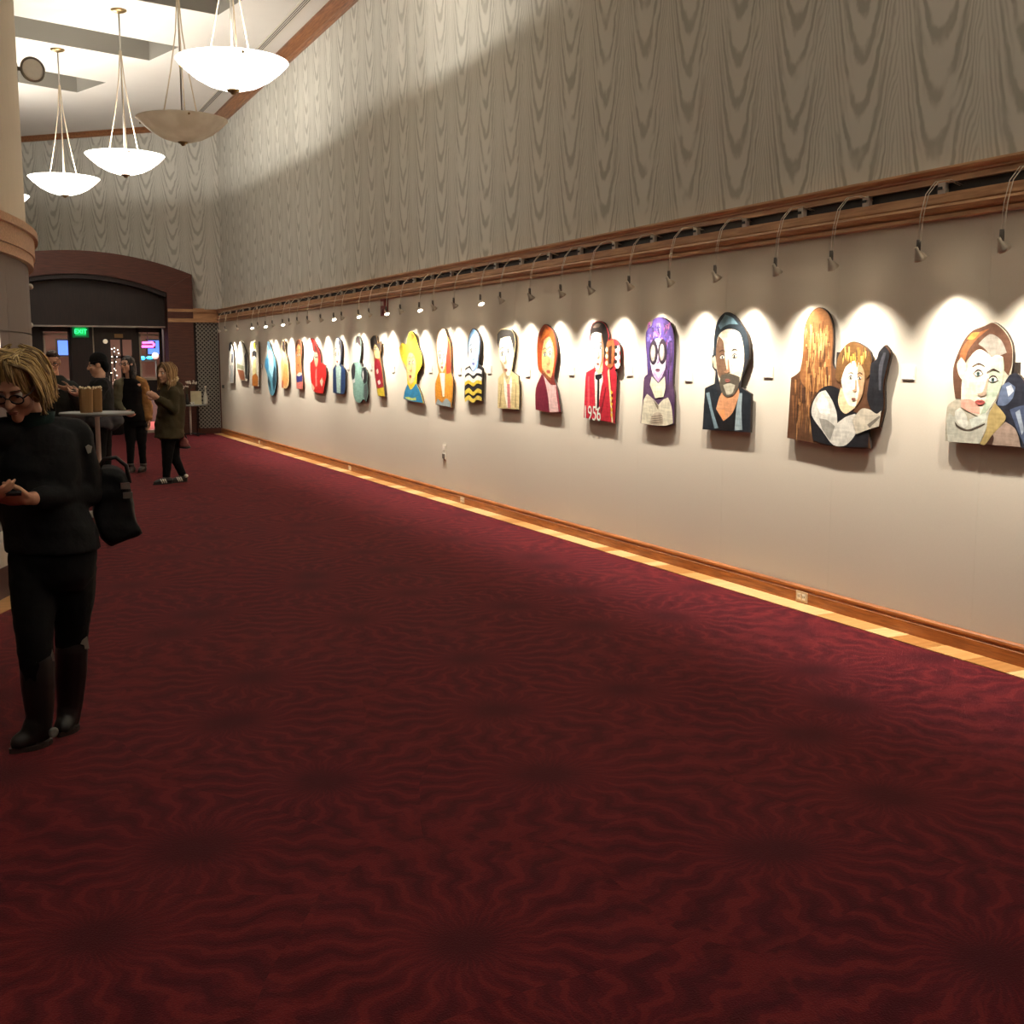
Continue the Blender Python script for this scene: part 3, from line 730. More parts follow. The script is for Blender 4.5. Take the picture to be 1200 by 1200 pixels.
# ---- nearest: woman with hair tied up, pale collar, beside a dark abstract shape (runs out of the frame)
z = Z(1040, 360, 6.0)
P = Panel('nearest cut-out portrait at the right edge, woman with tied-up brown hair and pale collar',
  z((405, 940), (420, 700), (478, 650), (465, 540), (462, 430), (500, 310), (545, 215), (600, 160), (680, 130), (745, 105), (830, 170), (878, 270), (880, 400), (868, 470), (915, 470), (960, 520), (1010, 470), (1090, 450), (1180, 520), (1230, 640), (1250, 820), (1240, 1030), (940, 985)), (176, 168, 148))
P.px('painted_background', (34, 36, 46), z((760, 670), (830, 520), (868, 470), (915, 468), (960, 520), (1010, 470), (1090, 450), (1180, 520), (1230, 640), (1250, 820), (1240, 1028), (940, 985)))
P.px('painted_background', (92, 104, 128), z((770, 690), (800, 560), (850, 525), (900, 560), (880, 640), (830, 690)))
P.px('painted_background', (176, 182, 190), z((835, 560), (870, 545), (890, 590), (850, 630)))
P.px('painted_background', (70, 80, 104), z((860, 720), (960, 690), (1060, 720), (1100, 900), (1060, 990), (960, 960)))
P.px('painted_background', (150, 160, 172), z((900, 740), (930, 720), (960, 860), (945, 900)))
P.px('painted_hair', (92, 62, 46), z((520, 645), (478, 640), (465, 540), (464, 430), (500, 315), (547, 222), (600, 165), (680, 135), (745, 110), (828, 175), (874, 270), (876, 400), (850, 480), (800, 420), (700, 330), (590, 340), (540, 420)))
P.px('painted_hair', (140, 88, 52), z((500, 420), (520, 300), (580, 220), (660, 170), (720, 150), (640, 215), (570, 300), (545, 380)))
P.px('painted_hair', (190, 128, 62), z((560, 225), (600, 180), (650, 175), (610, 225)))
P.px('painted_hair', (150, 142, 130), z((640, 260), (720, 190), (800, 230), (840, 320), (790, 340), (730, 345), (690, 295)))
P.px('painted_face', (214, 196, 172), z((490, 400), (520, 352), (552, 395), (556, 470), (535, 520), (505, 480)))
P.px('painted_face', (222, 210, 186), z((560, 440), (590, 340), (650, 295), (715, 330), (735, 350), (770, 335), (815, 350), (822, 430), (800, 560), (760, 650), (700, 740), (645, 765), (575, 735), (520, 700), (525, 520)))
P.px('painted_face', (170, 182, 158), z((745, 350), (815, 352), (822, 430), (800, 560), (750, 660), (690, 745), (650, 762), (690, 660), (710, 520)))
P.px('painted_face', (214, 160, 140), z((520, 650), (590, 650), (650, 700), (650, 750), (575, 735), (518, 700)))
P.eyes(z((640, 468))[0], z((745, 510))[0], .030, (74, 96, 92))
P.nose(z((700, 500))[0], z((665, 610))[0], .04, (176, 150, 128)); P.mouth(z((655, 665))[0], .045, (176, 88, 80))
P.px('painted_clothes', (182, 180, 164), z((470, 770), (520, 720), (570, 800), (640, 800), (720, 720), (700, 850), (650, 960), (430, 945), (420, 800), (440, 740)))
P.px('painted_clothes', (206, 204, 190), z((480, 730), (515, 705), (560, 760), (570, 830), (545, 850), (490, 800)))
P.px('painted_clothes', (196, 200, 186), z((580, 790), (640, 765), (700, 740), (690, 800), (600, 850)))
P.px('painted_clothes', (80, 70, 60), z((478, 800), (500, 830), (560, 858), (600, 852), (690, 815), (690, 825), (605, 866), (545, 868), (490, 840)))
P.px('painted_clothes', (170, 148, 96), z((715, 760), (760, 672), (835, 760), (830, 800), (740, 900), (690, 968), (655, 960), (700, 860)))
P.px('painted_clothes', (160, 138, 122), z((745, 900), (835, 805), (900, 850), (930, 920), (940, 982), (740, 968)))
P.px('painted_clothes', (70, 46, 36), z((700, 960), (745, 895), (755, 920), (742, 968)))
P.done()

# ---- two figures: long-haired brown figure behind a man in white shirt and dark waistcoat
z = Z(900, 340, 5.4545)
P = Panel('wide cut-out panel, tall brown figure behind a man in white shirt and waistcoat',
  z((122, 945), (148, 560), (205, 515), (222, 430), (232, 250), (270, 150), (325, 110), (380, 140), (412, 215), (418, 330), (412, 470), (440, 520), (455, 420), (500, 350), (545, 328), (610, 355), (655, 400), (665, 470), (700, 440), (715, 390), (750, 350), (785, 400), (770, 480), (745, 600), (745, 760), (715, 880), (640, 890), (655, 1010), (600, 1015), (420, 1000)), (92, 60, 38))
P.strokes('painted_background', [(122, 80, 46), (160, 112, 66), (70, 44, 28), (106, 68, 40), (186, 140, 90)], (*z((155, 560))[0], *z((290, 800))[0]), 70, 5, .008, .16)
P.px('painted_hair', (134, 88, 50), z((205, 560), (222, 430), (236, 250), (272, 155), (325, 115), (378, 145), (408, 215), (413, 330), (405, 470), (408, 620), (340, 650), (260, 640)))
P.strokes('painted_hair', [(176, 126, 74), (200, 152, 98), (112, 70, 38), (150, 100, 56), (86, 54, 32), (190, 140, 84)], (*z((245, 190))[0], *z((395, 560))[0]), 120, 7, .007, .13)
P.px('painted_clothes', (24, 24, 28), z((270, 760), (330, 640), (400, 610), (470, 640), (480, 760), (560, 780), (650, 850), (640, 1005), (420, 995), (290, 960)))
P.px('painted_clothes', (206, 202, 190), z((282, 800), (290, 720), (330, 655), (370, 640), (410, 700), (440, 780), (445, 850), (500, 810), (560, 790), (570, 900), (500, 990), (420, 990), (350, 900)))
P.px('painted_clothes', (150, 146, 136), z((330, 820), (380, 830), (430, 870), (400, 960), (350, 890)))
P.px('painted_clothes', (236, 232, 220), z((310, 720), (350, 660), (390, 720), (400, 790), (340, 790)))
P.px('painted_face', (216, 190, 150), z((450, 700), (470, 620), (520, 700), (560, 750), (500, 790), (465, 760)))
P.px('painted_face', (232, 222, 196), z((470, 540), (500, 480), (560, 445), (610, 480), (620, 560), (600, 680), (560, 745), (520, 735), (485, 660)))
P.px('painted_face', (176, 140, 104), z((580, 470), (610, 480), (622, 560), (602, 680), (562, 745), (585, 640), (575, 560)))
P.px('painted_hair', (106, 74, 40), z((436, 560), (450, 430), (500, 352), (545, 332), (610, 358), (655, 405), (660, 520), (630, 570), (605, 490), (560, 450), (500, 490), (475, 560), (460, 590)))
P.strokes('painted_hair', [(186, 140, 60), (150, 106, 50), (74, 52, 34), (200, 164, 90)], (*z((470, 360))[0], *z((640, 430))[0]), 26, 3, .007, .07)
P.eyes(z((532, 560))[0], z((590, 562))[0], .018, (50, 44, 36)); P.nose(z((562, 570))[0], z((556, 640))[0], .024, (176, 140, 108)); P.mouth(z((552, 695))[0], .026, (150, 96, 80))
P.px('painted_dark_block', (30, 30, 34), z((655, 560), (665, 470), (700, 442), (716, 392), (750, 355), (782, 402), (768, 480), (742, 600), (742, 760), (700, 820), (640, 700)))
P.px('painted_dark_block', (72, 72, 78), z((715, 480), (745, 400), (762, 400), (735, 520), (728, 640), (715, 640)))
P.px('painted_clothes', (196, 186, 166), z((545, 830), (600, 760), (650, 760), (700, 790), (730, 770), (715, 870), (650, 890), (570, 920)))
P.px('painted_clothes', (120, 112, 100), z((640, 860), (720, 800), (722, 815), (655, 880)))
P.done()

# ---- bearded man
z = Z(800, 330, 4.2857)
P = Panel('cut-out portrait of a dark-haired bearded man in a black jacket',
  z((100, 742), (112, 535), (160, 512), (166, 450), (150, 430), (147, 372), (160, 360), (158, 290), (172, 205), (212, 155), (255, 168), (288, 205), (318, 250), (332, 310), (335, 372), (322, 420), (300, 480), (292, 530), (345, 565), (340, 758)), (40, 40, 44))
P.px('painted_clothes', (30, 36, 42), z((104, 738), (116, 538), (165, 515), (200, 640), (262, 640), (292, 535), (341, 567), (336, 752)))
P.px('painted_face', (206, 146, 104), z((168, 640), (195, 560), (275, 520), (285, 560), (250, 660), (205, 700)))
P.px('painted_face', (226, 150, 96), z((180, 650), (210, 640), (215, 690), (204, 698)))
P.px('painted_clothes', (20, 20, 22), z((160, 745), (168, 645), (204, 702), (252, 660), (268, 620), (258, 750)))
P.px('painted_clothes', (120, 142, 150), z((118, 560), (135, 555), (150, 640), (180, 735), (160, 738)))
P.px('painted_clothes', (150, 166, 170), z((285, 560), (300, 560), (296, 650), (300, 745), (262, 748), (270, 640)))
P.px('painted_hair', (36, 44, 50), z((152, 400), (160, 290), (175, 207), (212, 158), (255, 170), (288, 207), (318, 252), (330, 310), (330, 390), (308, 380), (300, 280), (260, 240), (200, 240), (178, 300), (176, 400)))
P.px('painted_hair', (104, 132, 142), z((180, 220), (214, 165), (250, 180), (280, 215), (230, 215), (190, 240)))
P.px('painted_face', (196, 172, 144), z((150, 385), (165, 370), (172, 440), (158, 430)))
P.px('painted_face', (222, 206, 178), z((170, 330), (185, 265), (230, 238), (285, 255), (306, 320), (310, 400), (295, 480), (270, 540), (232, 572), (200, 550), (180, 480), (170, 410)))
P.px('painted_face', (110, 82, 62), z((170, 330), (182, 275), (205, 300), (215, 400), (222, 450), (200, 500), (180, 470), (170, 400)))
P.px('painted_face', (236, 226, 204), z((225, 260), (280, 262), (300, 320), (300, 400), (270, 440), (240, 400)))
P.px('painted_beard', (84, 76, 64), z((186, 510), (195, 470), (240, 462), (288, 480), (282, 530), (255, 570), (225, 580), (200, 560)))
P.px('painted_beard', (170, 164, 144), z((205, 520), (235, 510), (265, 520), (250, 562), (222, 568)))
P.eyes(z((200, 380))[0], z((262, 375))[0], .028, (66, 60, 52)); P.nose(z((226, 390))[0], z((224, 450))[0], .045, (150, 112, 84)); P.mouth(z((228, 495))[0], .042, (140, 84, 74))
P.done()

# ---- purple haired singer shape
z = Z(610, 340, 6.3158)
P = Panel('cut-out portrait with big purple hair, round dark glasses and clasped hands',
  z((888, 985), (905, 800), (915, 650), (945, 620), (928, 420), (930, 310), (968, 262), (985, 215), (1040, 200), (1100, 235), (1130, 300), (1138, 420), (1130, 600), (1128, 700), (1140, 780), (1135, 990), (1060, 1010), (960, 1000)), (70, 44, 78))
P.px('painted_clothes', (84, 60, 88), z((910, 790), (918, 655), (960, 630), (1080, 640), (1125, 700), (1132, 800), (1100, 860), (940, 860)))
P.px('painted_hair', (74, 56, 110), z((940, 640), (932, 420), (932, 315), (970, 266), (987, 220), (1040, 204), (1098, 238), (1126, 302), (1134, 420), (1124, 640), (1090, 700), (1070, 400), (1020, 360), (965, 400), (960, 560)))
P.strokes('painted_hair', [(96, 90, 170), (120, 100, 180), (130, 70, 110), (50, 36, 70), (160, 100, 120), (60, 50, 120)], (*z((945, 235))[0], *z((1115, 380))[0]), 60, 9, .012, .06, .6)
P.strokes('painted_hair', [(60, 40, 80), (100, 70, 120), (44, 30, 54)], (*z((1085, 380))[0], *z((1122, 600))[0]), 25, 2, .008, .12)
P.px('painted_face', (222, 206, 222), z((955, 470), (975, 400), (1020, 355), (1065, 400), (1078, 480), (1068, 590), (1022, 682), (980, 620)))
P.px('painted_face', (180, 150, 190), z((980, 620), (1022, 684), (1068, 590), (1055, 600), (1022, 650), (990, 600)))
for c in ((986, 462), (1052, 455)):
    P.oval('painted_glasses', (46, 36, 46), z(c)[0], .065, .10); P.oval('painted_glasses', (150, 140, 130), z((c[0] - 4, c[1] + 4))[0], .036, .066); P.oval('painted_glasses', (226, 216, 196), z((c[0] - 6, c[1] + 8))[0], .018, .03)
P.nose(z((1018, 490))[0], z((1016, 535))[0], .03, (150, 120, 160)); P.mouth(z((1018, 590))[0], .05, (150, 110, 140), .12)
P.px('painted_clothes', (216, 214, 184), z((960, 700), (975, 640), (1022, 690), (1070, 640), (1075, 720), (1060, 790), (1000, 800)))
P.px('painted_clothes', (206, 198, 174), z((895, 985), (912, 820), (940, 768), (990, 810), (1022, 850), (1060, 810), (1095, 795), (1120, 860), (1132, 985), (1070, 1004), (960, 996)))
P.px('painted_hands', (186, 172, 150), z((960, 990), (975, 930), (1020, 900), (1055, 930), (1060, 985), (1020, 1000)))
for i in range(4):
    P.px('painted_hands', (112, 98, 84), z((972, 935 + i*15), (1050, 925 + i*16), (1052, 930 + i*16), (972, 941 + i*15)), False)
P.px('painted_clothes', (120, 110, 90), z((985, 810), (1022, 852), (1024, 880), (1018, 880)))
P.done()

# ---- red jacket and guitar head with year
z = Z(610, 340, 6.3158)
P = Panel('cut-out portrait of a man in red jacket with guitar head and the year 1956',
  z((468, 945), (478, 700), (485, 610), (545, 575), (535, 480), (512, 400), (515, 300), (535, 245), (580, 228), (625, 250), (655, 330), (650, 372), (690, 362), (735, 410), (738, 560), (700, 590), (712, 640), (698, 985), (590, 965)), (176, 40, 50))
P.px('painted_jacket', (190, 40, 56), z((472, 942), (480, 700), (488, 615), (545, 580), (560, 640), (560, 880), (570, 955)))
P.px('painted_shirt', (224, 216, 200), z((548, 620), (560, 600), (600, 610), (610, 660), (575, 890), (555, 890)))
P.px('painted_jacket', (176, 34, 48), z((575, 960), (575, 880), (605, 690), (640, 610), (690, 560), (706, 640), (694, 980), (600, 965)))
P.px('painted_jacket', (120, 22, 34), z((590, 900), (630, 720), (636, 720), (600, 920)))
P.px('painted_jacket', (230, 80, 84), z((495, 880), (500, 640), (512, 635), (510, 880)))
P.px('painted_tie', (22, 20, 24), z((552, 628), (605, 618), (602, 650), (585, 660), (580, 860), (566, 880), (570, 665), (556, 655)))
P.px('painted_face', (214, 180, 140), z((555, 590), (560, 520), (610, 510), (610, 600), (580, 620)))
P.px('painted_face', (236, 224, 200), z((518, 380), (530, 320), (590, 300), (612, 340), (620, 450), (605, 540), (580, 590), (552, 570), (535, 500), (522, 440)))
P.px('painted_face', (160, 116, 84), z((598, 330), (614, 345), (622, 450), (608, 540), (582, 590), (598, 510), (600, 420)))
P.px('painted_hair', (36, 28, 26), z((516, 370), (518, 300), (537, 250), (580, 233), (622, 254), (650, 330), (640, 420), (622, 540), (615, 400), (600, 320), (560, 310), (528, 330)))
P.px('painted_hair', (110, 92, 80), z((535, 280), (560, 250), (600, 250), (580, 275)))
P.eyes(z((550, 430))[0], z((594, 428))[0], .026, (70, 90, 100)); P.nose(z((574, 440))[0], z((577, 500))[0], .034, (180, 140, 110)); P.mouth(z((575, 545))[0], .034, (160, 100, 90))
P.px('painted_guitar', (150, 84, 46), z((638, 560), (640, 400), (650, 376), (690, 366), (700, 420), (690, 560), (665, 580)))
P.px('painted_guitar', (60, 30, 22), z((655, 545), (655, 420), (680, 410), (675, 545)))
for i in range(3):
    P.oval('painted_guitar', (230, 224, 206), z((722, 440 + i*55))[0], .04, .035); P.oval('painted_guitar', (222, 196, 150), z((642, 440 + i*50))[0], .022, .022); P.oval('painted_guitar', (40, 34, 30), z((710, 420 + i*55))[0], .025, .018)
P.px('painted_guitar', (226, 196, 150), z((650, 600), (662, 580), (690, 980), (680, 980)))
for i in range(5): P.px('painted_guitar', (214, 170, 60), z((672, 740 + i*42), (688, 752 + i*42), (682, 775 + i*42), (674, 765 + i*42)))
u0 = P.uv(z((474, 908))[0]); u1 = P.uv(z((590, 925))[0])
tm = text_mesh('1956', .18, 0.0, paint((206, 222, 206)), 'painted_numerals', P.t, (-.036 - .0002 * 16, -(u0[0] + u1[0]) / 2, (u0[1] + u1[1]) / 2), (PI/2, 0, -PI/2))
wx = [v.co.x for v in tm.data.vertices]; tm.scale = ((u1[0] - u0[0]) / (max(wx) - min(wx)), 1, 1)
P.done()

# ---- red haired woman, maroon jacket
P = Panel('cut-out portrait of a red-haired woman in a maroon jacket',
  z((112, 885), (112, 730), (160, 620), (130, 580), (122, 420), (135, 320), (180, 252), (240, 300), (262, 380), (272, 470), (255, 600), (250, 660), (270, 720), (300, 905), (210, 905)), (120, 44, 36))
P.px('painted_jacket', (112, 30, 48), z((114, 880), (115, 732), (165, 620), (200, 720), (215, 903)))
P.px('painted_shirt', (214, 176, 170), z((170, 630), (225, 700), (262, 700), (292, 900), (215, 903), (200, 760)))
P.px('painted_hair', (168, 74, 30), z((160, 618), (132, 580), (124, 420), (138, 322), (180, 256), (238, 303), (258, 380), (266, 470), (250, 600), (240, 640), (235, 420), (190, 350), (165, 420)))
P.px('painted_hair', (214, 116, 50), z((150, 380), (165, 310), (185, 275), (215, 310), (180, 345)))
P.px('painted_face', (226, 176, 116), z((160, 450), (180, 365), (215, 345), (240, 400), (250, 500), (240, 600), (222, 668), (185, 640), (160, 570)))
P.px('painted_face', (238, 214, 170), z((185, 400), (215, 370), (235, 430), (225, 500), (195, 480)))
P.px('painted_face', (140, 84, 50), z((160, 570), (185, 640), (222, 670), (236, 610), (226, 650), (190, 620)))
P.eyes(z((182, 478))[0], z((220, 470))[0], .034, (60, 60, 40)); P.nose(z((205, 490))[0], z((207, 545))[0], .045, (186, 130, 84)); P.mouth(z((208, 600))[0], .055, (176, 90, 66))
P.px('painted_jacket', (150, 60, 70), z((262, 705), (280, 760), (298, 900), (285, 900)))
P.done()

# ---- man in tan suit
z = Z(440, 350, 6.0)
P = Panel('cut-out portrait of a dark-haired man in a tan suit and pink tie',
  z((858, 770), (862, 560), (905, 510), (880, 420), (855, 310), (855, 250), (880, 215), (950, 215), (980, 260), (985, 330), (972, 420), (958, 510), (1005, 545), (1012, 650), (1008, 778)), (210, 190, 140))
P.px('painted_suit', (204, 184, 132), z((862, 766), (866, 565), (905, 515), (930, 610), (955, 515), (1001, 548), (1007, 650), (1004, 772)))
P.px('painted_suit', (160, 136, 92), z((870, 760), (885, 600), (890, 600), (880, 762)))
P.px('painted_suit', (160, 136, 92), z((980, 765), (985, 600), (990, 600), (990, 765)))
P.px('painted_shirt', (232, 226, 206), z((905, 540), (930, 620), (955, 540), (960, 600), (945, 770), (925, 770), (905, 640)))
P.px('painted_tie', (196, 120, 116), z((925, 600), (945, 600), (950, 770), (930, 770)))
P.px('painted_hair', (58, 54, 50), z((868, 350), (857, 310), (858, 250), (882, 220), (950, 220), (977, 262), (982, 330), (970, 390), (955, 320), (950, 270), (900, 270), (872, 310)))
P.px('painted_face', (232, 220, 190), z((868, 350), (880, 280), (945, 265), (968, 340), (966, 430), (945, 540), (925, 570), (895, 500), (876, 430)))
P.px('painted_face', (170, 148, 110), z((876, 430), (895, 500), (925, 570), (945, 540), (925, 540), (905, 470)))
P.eyes(z((893, 390))[0], z((935, 370))[0], .036, (60, 60, 50)); P.nose(z((912, 400))[0], z((912, 450))[0], .05, (176, 150, 112)); P.mouth(z((918, 500))[0], .055, (160, 104, 84))
P.done()

# ---- blue head over black, white and yellow folds
P = Panel('cut-out portrait with a pale blue head over black, white and yellow folds',
  z((625, 705), (628, 560), (632, 490), (665, 470), (650, 400), (650, 300), (668, 230), (690, 208), (722, 240), (738, 300), (735, 400), (722, 460), (755, 490), (752, 620), (750, 712), (690, 722)), (40, 38, 40))
P.px('painted_hair', (120, 160, 200), z((652, 380), (653, 300), (670, 235), (690, 213), (718, 243), (733, 300), (728, 400), (700, 250), (670, 290)))
P.px('painted_face', (196, 216, 236), z((655, 400), (660, 300), (690, 245), (715, 300), (722, 400), (705, 480), (685, 510), (665, 470)))
P.px('painted_face', (120, 156, 200), z((665, 470), (685, 515), (705, 480), (722, 400), (718, 480), (690, 530)))
P.eyes(z((674, 370))[0], z((705, 365))[0], .04, (50, 70, 110)); P.nose(z((690, 385))[0], z((690, 425))[0], .05, (130, 160, 200)); P.mouth(z((690, 455))[0], .055, (110, 120, 170))
for k, (c, a) in enumerate((((226, 222, 212), 500), ((206, 176, 60), 575), ((226, 220, 200), 550), ((212, 186, 70), 640), ((216, 190, 80), 690))):
    P.px('painted_clothes', c, z((630, a + 10), (660, a - 12), (690, a + 15), (720, a - 10), (750, a + 6), (748, a + 30), (715, a + 22), (690, a + 42), (655, a + 22), (632, a + 38)))
P.done()

# ---- white hair, red and orange
P = Panel('cut-out portrait of a white-haired figure in an orange jacket with a red edge',
  z((422, 745), (420, 600), (445, 520), (430, 420), (428, 300), (450, 225), (485, 210), (505, 260), (525, 310), (530, 420), (532, 520), (545, 560), (545, 640), (535, 765)), (206, 140, 60))
P.px('painted_background', (190, 62, 40), z((490, 330), (508, 290), (522, 320), (528, 420), (530, 520), (500, 530)))
P.px('painted_hair', (232, 226, 210), z((432, 420), (432, 300), (452, 230), (485, 215), (502, 262), (505, 330), (495, 420), (480, 330), (450, 340)))
P.px('painted_face', (240, 214, 186), z((438, 420), (450, 340), (480, 320), (497, 400), (488, 480), (470, 520), (448, 480)))
P.eyes(z((455, 410))[0], z((482, 405))[0], .04, (70, 70, 60)); P.nose(z((468, 420))[0], z((469, 455))[0], .05, (206, 160, 130)); P.mouth(z((469, 482))[0], .05, (180, 100, 90))
P.px('painted_jacket', (208, 136, 40), z((425, 740), (424, 600), (448, 522), (470, 570), (470, 700), (475, 755)))
P.px('painted_shirt', (228, 222, 200), z((452, 525), (470, 522), (490, 525), (488, 690), (475, 690)))
P.px('painted_jacket', (214, 144, 50), z((485, 755), (488, 640), (495, 520), (540, 562), (541, 640), (531, 762)))
P.px('painted_jacket', (150, 160, 160), z((425, 742), (440, 700), (470, 730), (500, 700), (533, 735), (532, 764)))
P.done()

# ---- yellow hat, blue shirt
P = Panel('cut-out portrait with a wide yellow hat and a blue shirt',
  z((195, 705), (205, 640), (225, 600), (220, 540), (215, 480), (185, 430), (165, 350), (185, 310), (215, 330), (232, 250), (255, 232), (285, 270), (300, 330), (325, 400), (325, 470), (295, 530), (290, 600), (320, 660), (340, 735), (260, 725)), (222, 190, 50))
P.px('painted_hat', (228, 200, 60), z((168, 355), (188, 315), (217, 335), (234, 255), (255, 237), (283, 273), (298, 335), (320, 400), (320, 470), (295, 520), (275, 400), (235, 370), (215, 440), (215, 478), (188, 430)))
P.px('painted_hat', (150, 108, 40), z((235, 300), (240, 245), (255, 240), (275, 265), (262, 290)))
P.px('painted_face', (234, 196, 130), z((220, 440), (240, 380), (272, 400), (285, 470), (275, 570), (248, 605), (226, 560)))
P.eyes(z((240, 455))[0], z((265, 450))[0], .04, (60, 80, 90)); P.nose(z((252, 470))[0], z((250, 505))[0], .05, (200, 140, 90)); P.mouth(z((247, 545))[0], .06, (190, 60, 40), .1)
P.px('painted_shirt', (52, 130, 170), z((198, 702), (208, 645), (228, 600), (250, 640), (286, 595), (318, 662), (336, 732), (260, 722)))
P.px('painted_shirt', (196, 210, 110), z((205, 695), (235, 690), (262, 700), (285, 692), (288, 715), (240, 712)))
P.done()

# ---- the smaller, farther ones
z = Z(330, 350, 8.5714)
P = Panel('tall narrow cut-out figure with an afro, red dress and yellow base, under the red alarm',
  z((968, 980), (955, 900), (935, 760), (930, 640), (925, 540), (895, 500), (890, 410), (920, 370), (955, 380), (965, 440), (995, 430), (1003, 500), (990, 560), (1010, 700), (1028, 850), (1040, 985)), (150, 110, 60))
P.px('painted_dress', (150, 30, 44), z((938, 760), (934, 640), (950, 590), (990, 640), (1010, 760), (1022, 880), (970, 900), (950, 850)))
P.px('painted_hair', (52, 46, 44), z((898, 495), (893, 412), (920, 374), (952, 384), (962, 440), (975, 480), (950, 520)))
P.px('painted_hair', (66, 56, 52), z((968, 450), (995, 434), (1000, 500), (985, 540), (968, 500)))
P.px('painted_face', (226, 190, 130), z((922, 500), (940, 450), (962, 480), (985, 540), (985, 600), (950, 600), (930, 560)))
P.px('painted_dress', (232, 190, 170), z((950, 720), (968, 700), (975, 740), (960, 760))); P.px('painted_dress', (230, 200, 190), z((965, 830), (985, 810), (995, 850), (975, 870)))
P.px('painted_base', (206, 180, 50), z((970, 976), (960, 905), (1025, 890), (1036, 980)))
P.eyes(z((938, 505))[0], z((955, 505))[0], .04); P.done()
P = Panel('cut-out figure in a grey-green coat with dark round shapes at both elbows',
  z((745, 1030), (720, 960), (715, 860), (700, 780), (698, 690), (725, 640), (752, 640), (742, 520), (740, 420), (758, 372), (790, 400), (800, 480), (795, 570), (785, 640), (810, 690), (835, 685), (862, 740), (862, 860), (868, 960), (850, 1040), (820, 1010), (790, 1045)), (110, 140, 128))
P.px('painted_coat', (124, 160, 146), z((748, 1020), (725, 950), (740, 760), (755, 650), (785, 650), (805, 760), (815, 860), (815, 1000), (785, 1035)))
P.px('painted_gloves', (44, 44, 46), z((703, 780), (702, 692), (725, 645), (740, 680), (738, 760), (722, 830))); P.px('painted_gloves', (38, 38, 40), z((800, 780), (808, 700), (835, 690), (858, 742), (856, 830), (830, 860)))
P.px('painted_gloves', (190, 190, 184), z((712, 820), (735, 800), (738, 840), (718, 850))); P.px('painted_gloves', (170, 170, 166), z((810, 740), (822, 720), (826, 800), (815, 830))); P.px('painted_gloves', (80, 90, 88), z((830, 870), (858, 850), (862, 960), (845, 1030), (828, 980)))
P.px('painted_hair', (62, 50, 48), z((742, 470), (744, 420), (760, 378), (788, 404), (796, 480), (780, 470), (760, 440)))
P.px('painted_face', (206, 220, 212), z((745, 480), (762, 445), (785, 480), (788, 570), (772, 640), (752, 600)))
P.eyes(z((757, 520))[0], z((776, 515))[0], .045); P.mouth(z((766, 585))[0], .05); P.done()
P = Panel('cut-out portrait of a pale-haired man in a navy blue jacket',
  z((515, 945), (515, 710), (545, 660), (525, 560), (525, 440), (550, 390), (590, 410), (605, 480), (600, 600), (595, 660), (640, 710), (640, 880), (625, 958)), (40, 60, 90))
P.px('painted_jacket', (36, 58, 96), z((518, 940), (518, 712), (545, 668), (555, 800), (552, 945))); P.px('painted_jacket', (40, 66, 108), z((590, 950), (588, 800), (597, 668), (636, 712), (636, 880), (622, 952)))
P.px('painted_shirt', (170, 196, 186), z((545, 690), (570, 660), (597, 690), (592, 950), (555, 945)))
P.px('painted_hair', (236, 230, 214), z((527, 560), (528, 440), (550, 395), (575, 405), (570, 470), (540, 520))); P.px('painted_hair', (60, 54, 50), z((575, 410), (590, 414), (602, 480), (598, 590), (585, 500)))
P.px('painted_face', (240, 224, 196), z((530, 560), (540, 480), (575, 460), (592, 540), (585, 640), (562, 680), (540, 640)))
P.eyes(z((546, 560))[0], z((572, 555))[0], .05); P.mouth(z((560, 630))[0], .055); P.done()
P = Panel('cut-out of a figure in a bright red suit with raised hair',
  z((318, 930), (300, 860), (285, 720), (285, 640), (310, 620), (330, 520), (305, 450), (285, 400), (310, 400), (345, 450), (385, 540), (395, 640), (440, 670), (450, 760), (430, 880), (415, 950)), (196, 44, 38))
P.px('painted_suit', (204, 40, 36), z((288, 720), (288, 645), (315, 625), (345, 700), (390, 645), (436, 674), (446, 760), (426, 880), (412, 944), (322, 925), (305, 850)))
P.px('painted_hair', (120, 34, 30), z((318, 520), (310, 450), (345, 455), (378, 540), (385, 600), (360, 560))); P.px('painted_hair', (60, 34, 30), z((330, 470), (350, 465), (358, 540), (345, 560)))
P.px('painted_face', (226, 150, 120), z((328, 540), (350, 530), (368, 580), (362, 660), (345, 690), (328, 620)))
P.px('painted_hands', (236, 190, 160), z((385, 830), (405, 790), (418, 830), (405, 890))); P.px('painted_hands', (230, 180, 150), z((295, 840), (312, 860), (335, 900), (318, 926))); P.px('painted_suit', (236, 120, 110), z((340, 720), (352, 700), (358, 880), (340, 880)))
P.eyes(z((338, 585))[0], z((354, 580))[0], .045); P.done()
P = Panel('cut-out portrait with an orange face above red, white and blue clothes',
  z((150, 905), (145, 780), (140, 600), (138, 480), (150, 425), (172, 410), (195, 430), (205, 520), (198, 640), (205, 740), (215, 840), (212, 915)), (210, 130, 80))
P.px('painted_hair', (90, 56, 44), z((142, 560), (141, 480), (152, 428), (172, 415), (192, 433), (202, 520), (196, 640), (188, 480), (165, 450)))
P.px('painted_face', (226, 140, 84), z((146, 600), (150, 500), (168, 455), (188, 500), (192, 600), (186, 720), (165, 760), (148, 700)))
P.px('painted_clothes', (56, 60, 130), z((148, 800), (150, 770), (205, 760), (210, 830), (152, 840))); P.px('painted_clothes', (220, 120, 110), z((152, 900), (152, 845), (212, 835), (209, 910))); P.px('painted_clothes', (232, 220, 210), z((150, 770), (175, 740), (205, 745), (205, 762), (175, 780)))
P.eyes(z((158, 570))[0], z((180, 565))[0], .05); P.mouth(z((168, 665))[0], .05); P.done()
z = Z(250, 350, 9.2308)
